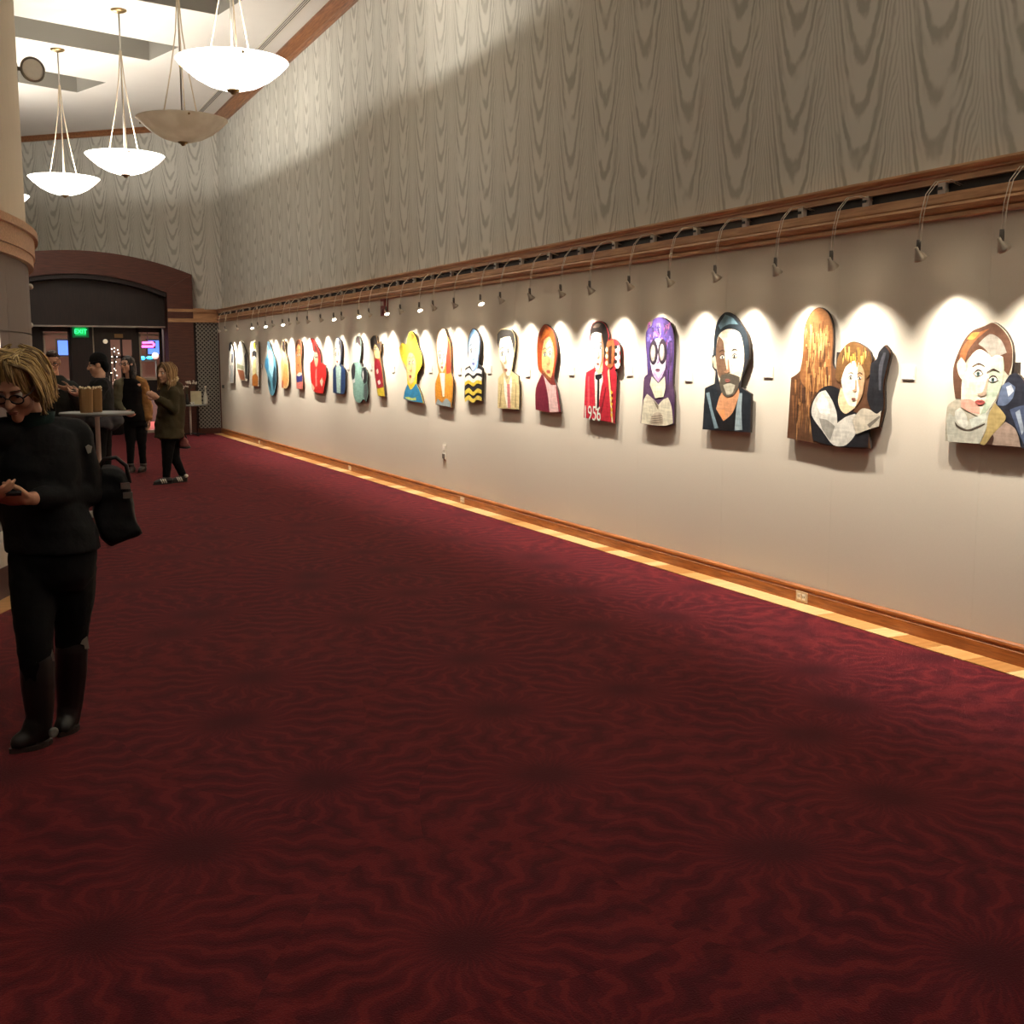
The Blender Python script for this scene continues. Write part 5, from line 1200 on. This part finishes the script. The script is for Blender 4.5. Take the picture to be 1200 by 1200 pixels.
MB().ell(P.p(218, 557.5, .06), (.03, 0, 0), (0, .045, 0), (0, 0, .022)).build('heel_tab', WS, o)
H = P.H; BR = [plain('hair_darkblond_a', (150, 118, 76), .6, var=.3, scale=40), plain('hair_darkblond_b', (122, 92, 58), .6, var=.3, scale=40), plain('hair_darkblond_c', (176, 146, 100), .6, var=.3, scale=40)]
hb = MB().ell(H(0, -.022, .046), P.Rr * .088, P.F * .1, P.U * .094, 20, 14).ell(H(.06, -.04, -.06), P.Rr * .05, P.F * .065, P.U * .12).ell(H(-.06, -.04, -.06), P.Rr * .05, P.F * .065, P.U * .12).ell(H(0, -.08, -.06), P.Rr * .08, P.F * .05, P.U * .13)
ho = remesh(hb, 'hair', BR[1], P.t, .010, 3, lambda c, n: n * .008 * noise.noise(c * 40))
paths = []; rr = random.Random(8)
for i in range(80):
    s_ = rr.choice((-1, 1)); f0 = rr.uniform(-.1, .06)
    paths.append([H(s_ * .01, f0 * .8, .142), H(s_ * .08, f0, .08), H(s_ * .098, f0 * .9, -.02), H(s_ * (.1 + rr.uniform(0, .02)), f0 * .7 + .01, -.12), H(s_ * (.095 + rr.uniform(0, .03)), f0 * .6 + .03, -.2)])
hairtubes(P, paths, BR, 'hair_strands', .007, ho, 9, .008)
bc = P.p(215, 516, .0); t = thing('handbag', 'small dark pinkish handbag hanging beside the olive parka', 'bag', P.world(bc), P.t.rotation_euler.z)
remesh(MB().ell((0, 0, -.03), (.065, 0, 0), (0, .05, 0), (0, 0, .07)).ell((.01, 0, -.07), (.075, 0, 0), (0, .055, 0), (0, 0, .03)), 'bag_body', cloth('bag_rose', (112, 62, 58), .6), t, .01, 3); MB().tube([(-.03, 0, .03), (-.025, 0, .1), (-.02, 0, .17), (.01, .01, .1), (.04, 0, .03)], .008, 6).build('strap', BLACKP, t); MB().ell((.015, 0, -.09), (.078, 0, 0), (0, .057, 0), (0, 0, .02)).build('base', BLACKP, t)
# phone / card between her hands
c_ = (w1_ + w2_) / 2 + Vector((-.07, 0, .05)); t = thing('paper_card', 'small pale card held by the woman in the olive parka', 'card', P.world(c_), P.t.rotation_euler.z)
MB().box((-.03, -.05, -.004), (.03, .05, .004)).build('card', CARD, t); MB().box((-.026, -.046, .004), (.026, .046, .0046)).build('print', plain('card_print', (190, 182, 170), .6), t)

# ======== woman in tan jacket
P = Person('person', 'dark-haired woman in black with a tan fuzzy jacket, standing behind the high table', 160, 553)
nk = P.p(152, 442, 0); P.head(P.p(149, 428, -.03), (-.62, -.76, .06), nk, 1.0, glasses=True)
F_ = (-.5, -.86)
P.body.loft(rings(P, [(152, 444, 0, .06, .06), (153, 450, 0, .15, .09), (153, 470, 0, .14, .1), (157, 486, 0, .16, .12), (159, 496, 0, .15, .1)], F_))
s1, e1, w1_ = P.p(167, 451, .03), P.p(172, 474, .03), P.p(174, 492, -.06); s2, e2, w2_ = P.p(139, 451, -.05), P.p(137, 472, -.08), P.p(146, 484, -.2)
for a in ((s1, e1, w1_), (s2, e2, w2_)): P.body.chain(a, [.046, .038, .028])
k1, a1, k2, a2 = P.p(153, 518, -.02), P.p(153, 544, -.02), P.p(166, 518, .04), P.p(168, 544, .04)
P.body.chain([P.p(153, 495, -.0), k1, a1], [.085, .055, .038]); P.body.chain([P.p(164, 495, .02), k2, a2], [.085, .055, .038])
P.hs_side = -1; P.hand(w1_, (.1, -.3, -1), (-.8, -.4, 0), 22); P.hs_side = 1; P.hand(w2_, (.6, -.5, -.3), (0, .6, .6), 22)
P.finish(.009, SKINL)
tp = MB().loft(rings(P, [(152, 443, 0, .075, .075), (153, 448, 0, .14, .1), (153, 458, 0, .165, .12), (153, 472, 0, .16, .125), (156, 484, 0, .17, .135), (158, 494, 0, .175, .135)], F_))
remesh(tp, 'top', BLK2, P.t, .012, 4, folds(.006, 9, 7))
TAN = cloth('tan_fleece', (150, 110, 66), .95, .3, 45)
jk = MB().chain([P.p(160, 446, .02), s1, e1, e1 * .1 + w1_ * .9], [.07, .088, .082, .066]); jk.chain([P.p(163, 452, .06), P.p(166, 475, .07), P.p(165, 492, .05)], [.08, .09, .075]); jk.chain([P.p(152, 446, .1), P.p(146, 470, .12), P.p(148, 490, .12)], [.07, .08, .07]); jk.chain([P.p(158, 446, .1), P.p(157, 490, .13)], [.08, .09])
remesh(jk, 'jacket', TAN, P.t, .013, 4, folds(.012, 12, 8))
sv = MB().chain([P.p(144, 447, .03), s2, e2, e2 * .15 + w2_ * .85], [.06, .072, .064, .05]); remesh(sv, 'jacket_sleeve', cloth('grey_green_sleeve', (92, 88, 70)), P.t, .012, 3, folds(.008, 12, 9))
tr = MB().loft(rings(P, [(158, 488, 0, .16, .125), (158, 499, 0, .165, .12)], F_)).chain([P.p(153, 497, 0), P.p(153, 505, 0), k1, a1], [.1, .095, .066, .045]).chain([P.p(165, 497, .02), P.p(165, 505, .02), k2, a2], [.1, .095, .066, .045])
remesh(tr, 'leggings', BLK2, P.t, .011, 4, folds(.004, 12, 6))
for ak, hx_, tx, db in ((a1, 157, 150, -.02), (a2, 170, 163, .04)):
    o = shoe(P, ak, z0(P.p(hx_, 551, db + .08)), z0(P.p(tx, 555, db - .15)), plain('ankle_boot', (48, 40, 36), .5), BLACKP)
    MB().lathe([(.05, -.012), (.053, 0), (.05, .012)], ak + Vector((0, 0, .0)), 14).build('cuff', plain('grey_cuff', (110, 104, 98), .8), o)
H = P.H; DK = [plain('hair_dark_a', (38, 28, 26), .5), plain('hair_dark_b', (26, 20, 20), .5)]
hb = MB().ell(H(0, -.024, .046), P.Rr * .086, P.F * .098, P.U * .094, 20, 14).ell(H(-.062, -.04, -.08), P.Rr * .045, P.F * .065, P.U * .15).ell(H(.062, -.04, -.06), P.Rr * .04, P.F * .06, P.U * .12).ell(H(0, -.085, -.09), P.Rr * .085, P.F * .05, P.U * .17)
remesh(hb, 'hair', DK[1], P.t, .010, 3, lambda c, n: n * .008 * noise.noise(c * 40))

# ======== person in black with knitted cap
P = Person('person', 'person in black knitted cap and jacket, grey top tied at the waist', 116, 582)
nk = P.p(117, 443, 0); P.head(P.p(114.5, 428, -.0), (-.92, .05, -.18), nk, 1.05)
F_ = (-.8, .25)
P.body.loft(rings(P, [(117, 445, 0, .06, .06), (117, 452, 0, .16, .09), (117, 480, 0, .15, .1), (119, 496, 0, .16, .11)], F_))
s1, e1, w1_ = P.p(119, 452, -.15), P.p(110, 474, -.22), P.p(97, 462, -.24); s2, e2, w2_ = P.p(116, 452, .16), P.p(108, 472, .2), P.p(95, 461, .0)
for a in ((s1, e1, w1_), (s2, e2, w2_)): P.body.chain(a, [.05, .042, .029])
k1, a1, k2, a2 = P.p(116, 535, -.08), P.p(116, 574, -.08), P.p(123, 535, .07), P.p(124, 574, .07)
P.body.chain([P.p(117, 495, -.06), k1, a1], [.085, .058, .04]); P.body.chain([P.p(121, 495, .06), k2, a2], [.085, .058, .04])
P.hs_side = -1; P.hand(w1_, (-.95, 0, -.05), (0, .5, .8), 24); P.hs_side = 1; P.hand(w2_, (-.9, 0, .1), (0, -.5, .8), 24)
P.finish(.009, SKINL)
jk = MB().loft(rings(P, [(117, 442, 0, .08, .08), (117, 447, 0, .15, .11), (117, 456, 0, .21, .14), (117, 475, 0, .2, .15), (118, 490, 0, .2, .16)], F_)).chain([s1, e1, e1 * .15 + w1_ * .85], [.085, .072, .052]).chain([s2, e2, e2 * .15 + w2_ * .85], [.08, .07, .052])
remesh(jk, 'jacket', BLK, P.t, .013, 4, folds(.010, 8, 11))
wt = MB().loft(rings(P, [(119, 484, 0, .205, .165), (120, 492, 0, .23, .185), (121, 500, 0, .22, .17)], F_)).chain([P.p(128, 488, -.1), P.p(138, 492, -.14), P.p(131, 500, -.12)], [.06, .075, .05]).chain([P.p(120, 488, -.16), P.p(127, 499, -.18)], [.05, .045])
remesh(wt, 'tied_top', cloth('grey_top', (74, 74, 76)), P.t, .013, 3, folds(.014, 9, 12))
tr = MB().loft(rings(P, [(119, 488, 0, .17, .13), (119, 500, 0, .17, .13)], F_)).chain([P.p(117, 498, -.06), k1, a1], [.1, .075, .058]).chain([P.p(121, 498, .06), k2, a2], [.1, .075, .058])
remesh(tr, 'trousers', BLK2, P.t, .012, 4, folds(.006, 10, 13))
shoe(P, a1, z0(P.p(120, 580, -.08)), z0(P.p(100, 580, -.1)), BLACKP, BLACKP); shoe(P, a2, z0(P.p(127, 578, .08)), z0(P.p(108, 578, .1)), BLACKP, BLACKP)
H = P.H
remesh(MB().ell(H(0, -.02, .052), P.Rr * .09, P.F * .105, P.U * .1, 20, 14).ell(H(0, -.075, -.02), P.Rr * .08, P.F * .05, P.U * .08), 'knitted_cap', cloth('black_knit', (18, 18, 19), .95), P.t, .010, 3); MB().lathe([(.094, -.014), (.1, 0), (.094, .014)], H(0, -.012, .036), 22, axis=P.U).build('cap_brim', cloth('black_knit', (18, 18, 19)), P.t)
c_ = w1_ + Vector((-.13, .06, .03)); t = thing('phone', 'dark reddish phone held by the person in the knitted cap', 'phone', P.world(c_), P.t.rotation_euler.z)
MB().box((-.065, -.036, -.006), (.065, .036, .006)).build('case', plain('maroon_case', (60, 26, 28), .4), t); MB().box((-.06, -.032, .006), (.06, .032, .0068)).build('display', plain('dark_display', (40, 44, 52), .1), t)

# ======== man with glasses
P = Person('person', 'smiling man with glasses in dark zip jacket reading a card, left of the group', 66, 576)
nk = P.p(63, 441, 0); P.head(P.p(61.5, 425, -.05), (-.06, -.95, -.26), nk, 1.08, glasses=True)
F_ = (.1, -1)
P.body.loft(rings(P, [(64, 444, 0, .06, .06), (66, 452, 0, .17, .1), (67, 480, 0, .16, .11), (67, 500, 0, .16, .12)], F_))
s1, e1, w1_ = P.p(84, 454, .0), P.p(93, 476, -.1), P.p(83, 455, -.32); s2, e2, w2_ = P.p(49, 456, 0), P.p(47, 478, -.05), P.p(56, 462, -.28)
for a in ((s1, e1, w1_), (s2, e2, w2_)): P.body.chain(a, [.05, .043, .03])
k1, a1, k2, a2 = P.p(59, 535, 0), P.p(58, 568, .02), P.p(75, 535, 0), P.p(76, 568, .02)
P.body.chain([P.p(60, 500, 0), k1, a1], [.088, .06, .042]); P.body.chain([P.p(74, 500, 0), k2, a2], [.088, .06, .042])
P.hs_side = -1; P.hand(w1_, (-1, -.1, .02), (0, .6, .6), 20); P.hs_side = 1; P.hand(w2_, (.6, -.4, .3), (0, .6, .6), 24)
P.finish(.009)
jk = MB().loft(rings(P, [(64, 440, 0, .085, .085), (64, 446, 0, .14, .11), (66, 455, 0, .21, .13), (67, 475, 0, .205, .145), (67, 500, 0, .205, .15), (67, 508, 0, .2, .15)], F_)).chain([s1 + Vector((-.04, 0, .02)), s1, e1, e1 * .12 + w1_ * .88], [.07, .082, .072, .052]).chain([s2, e2, e2 * .15 + w2_ * .85], [.08, .072, .052])
remesh(jk, 'jacket', cloth('charcoal_jacket', (44, 46, 42)), P.t, .013, 4, folds(.010, 8, 14))
MB().tube([P.p(63, 446, -.125), P.p(64, 460, -.142), P.p(65, 480, -.155), P.p(65, 505, -.155)], .006, 6).build('zip', BLACKP, P.t)
tr = MB().loft(rings(P, [(67, 498, 0, .17, .13), (67, 512, 0, .17, .13)], F_)).chain([P.p(60, 510, 0), k1, a1], [.1, .075, .06]).chain([P.p(74, 510, 0), k2, a2], [.1, .075, .06])
remesh(tr, 'trousers', BLK2, P.t, .012, 4, folds(.006, 10, 15))
shoe(P, a1, z0(P.p(58, 573, .08)), z0(P.p(57, 580, -.16)), BLACKP, BLACKP); shoe(P, a2, z0(P.p(76, 573, .08)), z0(P.p(77, 580, -.16)), BLACKP, BLACKP)
H = P.H; BRN = plain('hair_brown', (62, 44, 34), .6, var=.3, scale=40)
remesh(MB().ell(H(0, -.024, .052), P.Rr * .082, P.F * .094, P.U * .09, 20, 14).ell(H(0, .035, .105), P.Rr * .062, P.F * .045, P.U * .035).ell(H(0, -.07, .0), P.Rr * .07, P.F * .045, P.U * .08), 'hair', BRN, P.t, .010, 2, lambda c, n: n * .012 * noise.noise(c * 50))
MB().ell(H(0, .088, -.062), P.Rr * .026, P.F * .012, P.U * .008).build('smile', plain('teeth', (214, 200, 188), .3), P.t)
c_ = w1_ + Vector((-.17, -.02, .0)); t = thing('paper_card', 'white folded card in the hand of the man with glasses', 'card', P.world(c_), P.t.rotation_euler.z)
MB().prism([(-.06, -.03), (.05, -.01), (.06, .03), (-.03, .01)], lambda u, v: (u, .02 + v, v), lambda u, v: (u, .024 + v, v)).build('card', CARD, t)

# ------------------------------------------------------------------ tables and what stands on them
TOPC = plain('table_grey', (120, 124, 122), .35, var=.06)
c = at_d(113.5, 483, 11.85); TZ = c.z
t = thing('high_table', 'round grey high table with a thin pale pole, in front of the group of people', 'table', (c.x, c.y, 0))
MB().lathe([(.0, TZ - .03), (.35, TZ - .03), (.37, TZ - .022), (.372, TZ - .008), (.366, TZ), (.0, TZ)], n=48).build('tabletop', TOPC, t)
MB().lathe([(.026, .03), (.024, TZ - .05), (.09, TZ - .04), (.1, TZ - .03)], n=20).build('pole', plain('pole_pale', (226, 220, 208), .35, .0), t); MB().lathe([(.27, 0), (.27, .012), (.05, .035), (.03, .06)], n=32).build('base', STEEL, t)
KRAFT = plain('kraft_paper', (146, 112, 70), .8, var=.12, scale=30, stretch=(1, 1, .1)); POP = plain('pale_popped', (226, 212, 178), .8, var=.15, scale=60)
def kraft(px, wpx, lab, seed, dep=11.75):
    a = at_d(px, 481, dep); q = Vector((a.x, a.y, TZ)); r_ = wpx / 2 * dep / FPX; h_ = .245
    t = thing('kraft_bag', lab, 'bag', q); rr = random.Random(seed)
    n_ = 18; f = lambda k, z_, rad: [Vector((rad * math.copysign(abs(math.cos(a_)) ** .6, math.cos(a_)), rad * .75 * math.copysign(abs(math.sin(a_)) ** .6, math.sin(a_)), z_ + (.006 * (-1) ** k_ if k else 0))) for k_, a_ in enumerate([2 * PI * i / n_ for i in range(n_)])]
    MB().loft([f(0, 0, r_ * .88), f(0, .01, r_ * .92), f(0, h_ * .5, r_ * .97), f(1, h_, r_), f(1, h_ - .002, r_ * .96), f(0, h_ * .8, r_ * .93)], smooth=False).build('paper_bag', KRAFT, t)
    m = MB()
    for i in range(34): m.sph((rr.uniform(-.8, .8) * r_, rr.uniform(-.55, .55) * r_, h_ - .02 + rr.uniform(0, .035)), rr.uniform(.009, .016), 7, 5)
    m.sph((0, 0, h_ - .05), r_ * .72, 10, 8).build('pale_filling', POP, t, kind='stuff')
kraft(101.5, 16, 'wider kraft paper bag filled with white bits, left one on the high table', 1); kraft(114.6, 11, 'narrower kraft paper bag, right one on the high table', 2, 11.9)

c = at_z(224, 510.5); D2 = (c - C0).dot(CF); q = at_d(219, 474, D2); T2 = q.z
t = thing('side_table', 'small dark-topped side table on a thin pale leg before the portal', 'table', (c.x, c.y, 0))
MB().lathe([(.0, T2 - .025), (.33, T2 - .025), (.345, T2 - .012), (.34, T2), (.0, T2)], n=40).build('tabletop', TOPC, t); MB().lathe([(.02, .02), (.02, T2 - .025)], n=14).build('pole', plain('pole_pale', (226, 220, 208), .35, .0), t)
for k in range(4):
    a = k * PI / 2 + .3; MB().tube([(0, 0, .05), (math.cos(a) * .2, math.sin(a) * .2, .03), (math.cos(a) * .34, math.sin(a) * .34, .012)], .012, 8).build('leg', BLACKP, t)
def on2(px, dy=0.0): a = at_d(px, 470, D2 + dy); return Vector((a.x, a.y, T2))
q = on2(230); t = thing('sign_card', 'square cream sign card standing on the side table', 'sign', q, R(-8))
MB().prism([(-.11, 0), (.11, 0), (.11, .28), (-.11, .28)], lambda u, v: (u, .012 + v * .15, v), lambda u, v: (u, v * .15, v)).build('card', plain('cream_card', (196, 186, 152), .7), t); MB().tube([(0, .03, .15), (0, .16, .002)], .006, 6).build('easel_back', EDGE, t)
q = on2(241); t = thing('bottle', 'slim pale bottle beside the cream sign card', 'bottle', q)
MB().lathe([(.0, 0), (.05, .0), (.055, .02), (.052, .14), (.03, .22), (.017, .27), (.016, .34), (.02, .345), (.02, .37), (.0, .372)], n=18).build('bottle_body', plain('pale_bottle', (176, 172, 156), .2, var=.05), t); MB().lathe([(.018, .355), (.022, .36), (.022, .385), (.0, .388)], n=12).build('stopper', WHITEP, t)
q = on2(219.5, -.1); t = thing('flower_vase', 'dark vase of small white blossom sprays on the side table', 'vase', q)
MB().lathe([(.0, 0), (.035, 0), (.045, .05), (.03, .14), (.022, .2), (.026, .22), (.02, .22), (.016, .18)], n=16).build('vase', BLACKP, t)
st_ = MB(); bl_ = MB(); rr = random.Random(5)
for k in range(9):
    e = Vector((rr.uniform(-.2, .18), rr.uniform(-.08, .08), rr.uniform(.36, .5))); st_.tube([(0, 0, .18), (e.x * .4, e.y * .4, .34), e], .003, 5)
    for j in range(5): bl_.sph(e + Vector((rr.uniform(-.04, .04), rr.uniform(-.03, .03), rr.uniform(-.03, .025))), rr.uniform(.012, .02), 7, 5)
st_.build('stems', plain('stem_green', (60, 66, 40), .7), t); bl_.build('blossom', plain('blossom_white', (222, 212, 200), .7), t, kind='stuff')
for px, nm in ((224.0, 'left'), (226.6, 'right')):
    q = on2(px, -.2); t = thing('small_glass', nm + ' one of two tiny glasses near the front edge of the side table', 'glass', q, group='small glasses on the side table')
    MB().lathe([(.0, 0), (.02, 0), (.026, .06), (.024, .06), (.018, .006), (.0, .006)], n=14, caps=False).build('tumbler', plain('pale_glass', (190, 186, 176), .1), t)

# ------------------------------------------------------------------ fittings on the curved wall
q = at_d(37.5, 82, 10.3)
t = thing('wall_floodlight', 'round grey floodlight with glass face on an arm high on the curved wall', 'light', q)
ax = (C0 - q).normalized(); ax = (ax + Vector((.35, 0, .25))).normalized()
MB().lathe([(.0, -.09), (.05, -.085), (.09, -.04), (.108, .0), (.112, .02), (.104, .026), (.092, .022)], n=28, axis=ax, caps=False).build('housing', plain('fitting_grey', (128, 122, 110), .4, .4), t)
MB().lathe([(.0, .018), (.07, .02), (.095, .02), (.095, .012), (0, .01)], n=28, axis=ax).build('glass_face', plain('floodlight_glass', (238, 234, 224), .45, var=.08, scale=30), t)
d_ = Vector((DC.x - q.x, DC.y - q.y, 0)); L_ = d_.length - DR; d_.normalize()
MB().tube([-ax * .06, d_ * (L_ * .5) + Vector((0, 0, .0)), d_ * L_], .018, 10).lathe([(.05, 0), (.05, -.03)], d_ * L_, 16, axis=d_).build('arm', plain('fitting_grey', (128, 122, 110), .4, .4), t)
for py, nm in ((336, 'upper'), (381, 'lower')):
    q = at_d(35.2, py, 10.15); d_ = Vector((DC.x - q.x, DC.y - q.y, 0)); L_ = d_.length - DR; d_.normalize()
    t = thing('wall_fitting', nm + ' small pale fitting on the edge of the curved wall', 'fitting', q)
    MB().sph((0, 0, 0), .028).build('knob', plain('pale_knob', (190, 184, 172), .1), t); MB().tube([(0, 0, 0), d_ * (L_ + .01)], .009, 8).build('peg', STEEL, t)
# lit picture on the drum
a0, a1 = R(-28.5), R(-17.9); zc = 1.72
t = thing('lit_display', 'white lit display panel on the curved wall above the blonde head', 'display', (DC.x + DR * math.cos(a1), DC.y + DR * math.sin(a1), zc)); o0 = Vector(t.location)
def ringl(r0, r1, z0_, z1_, b0, b1, k=10):
    m = ring_piece(r0, r1, z0_, z1_, b0, b1, k); m.v = [tuple(Vector(v) - o0) for v in m.v]; return m
ringl(DR, DR + .03, zc - .14, zc + .10, a0, a1).build('frame', plain('display_frame', (90, 76, 66), .5), t)
ringl(DR + .03, DR + .034, zc - .13, zc + .09, a0 + .002, a1 - .002).build('lit_face', glow('display_white', (255, 244, 226), 1.2), t)
mk = MB(); rr = random.Random(2)
for k in range(16):
    b = a0 + (a1 - a0) * rr.uniform(.05, .95); z_ = zc + rr.uniform(-.12, .02); m = ringl(DR + .034, DR + .0355, z_, z_ + rr.uniform(.02, .06), b, b + R(rr.uniform(.12, .35)), 1); mk.add(m.v, m.f)
mk.build('dark_marks', plain('display_mark', (90, 80, 66), .6), t)
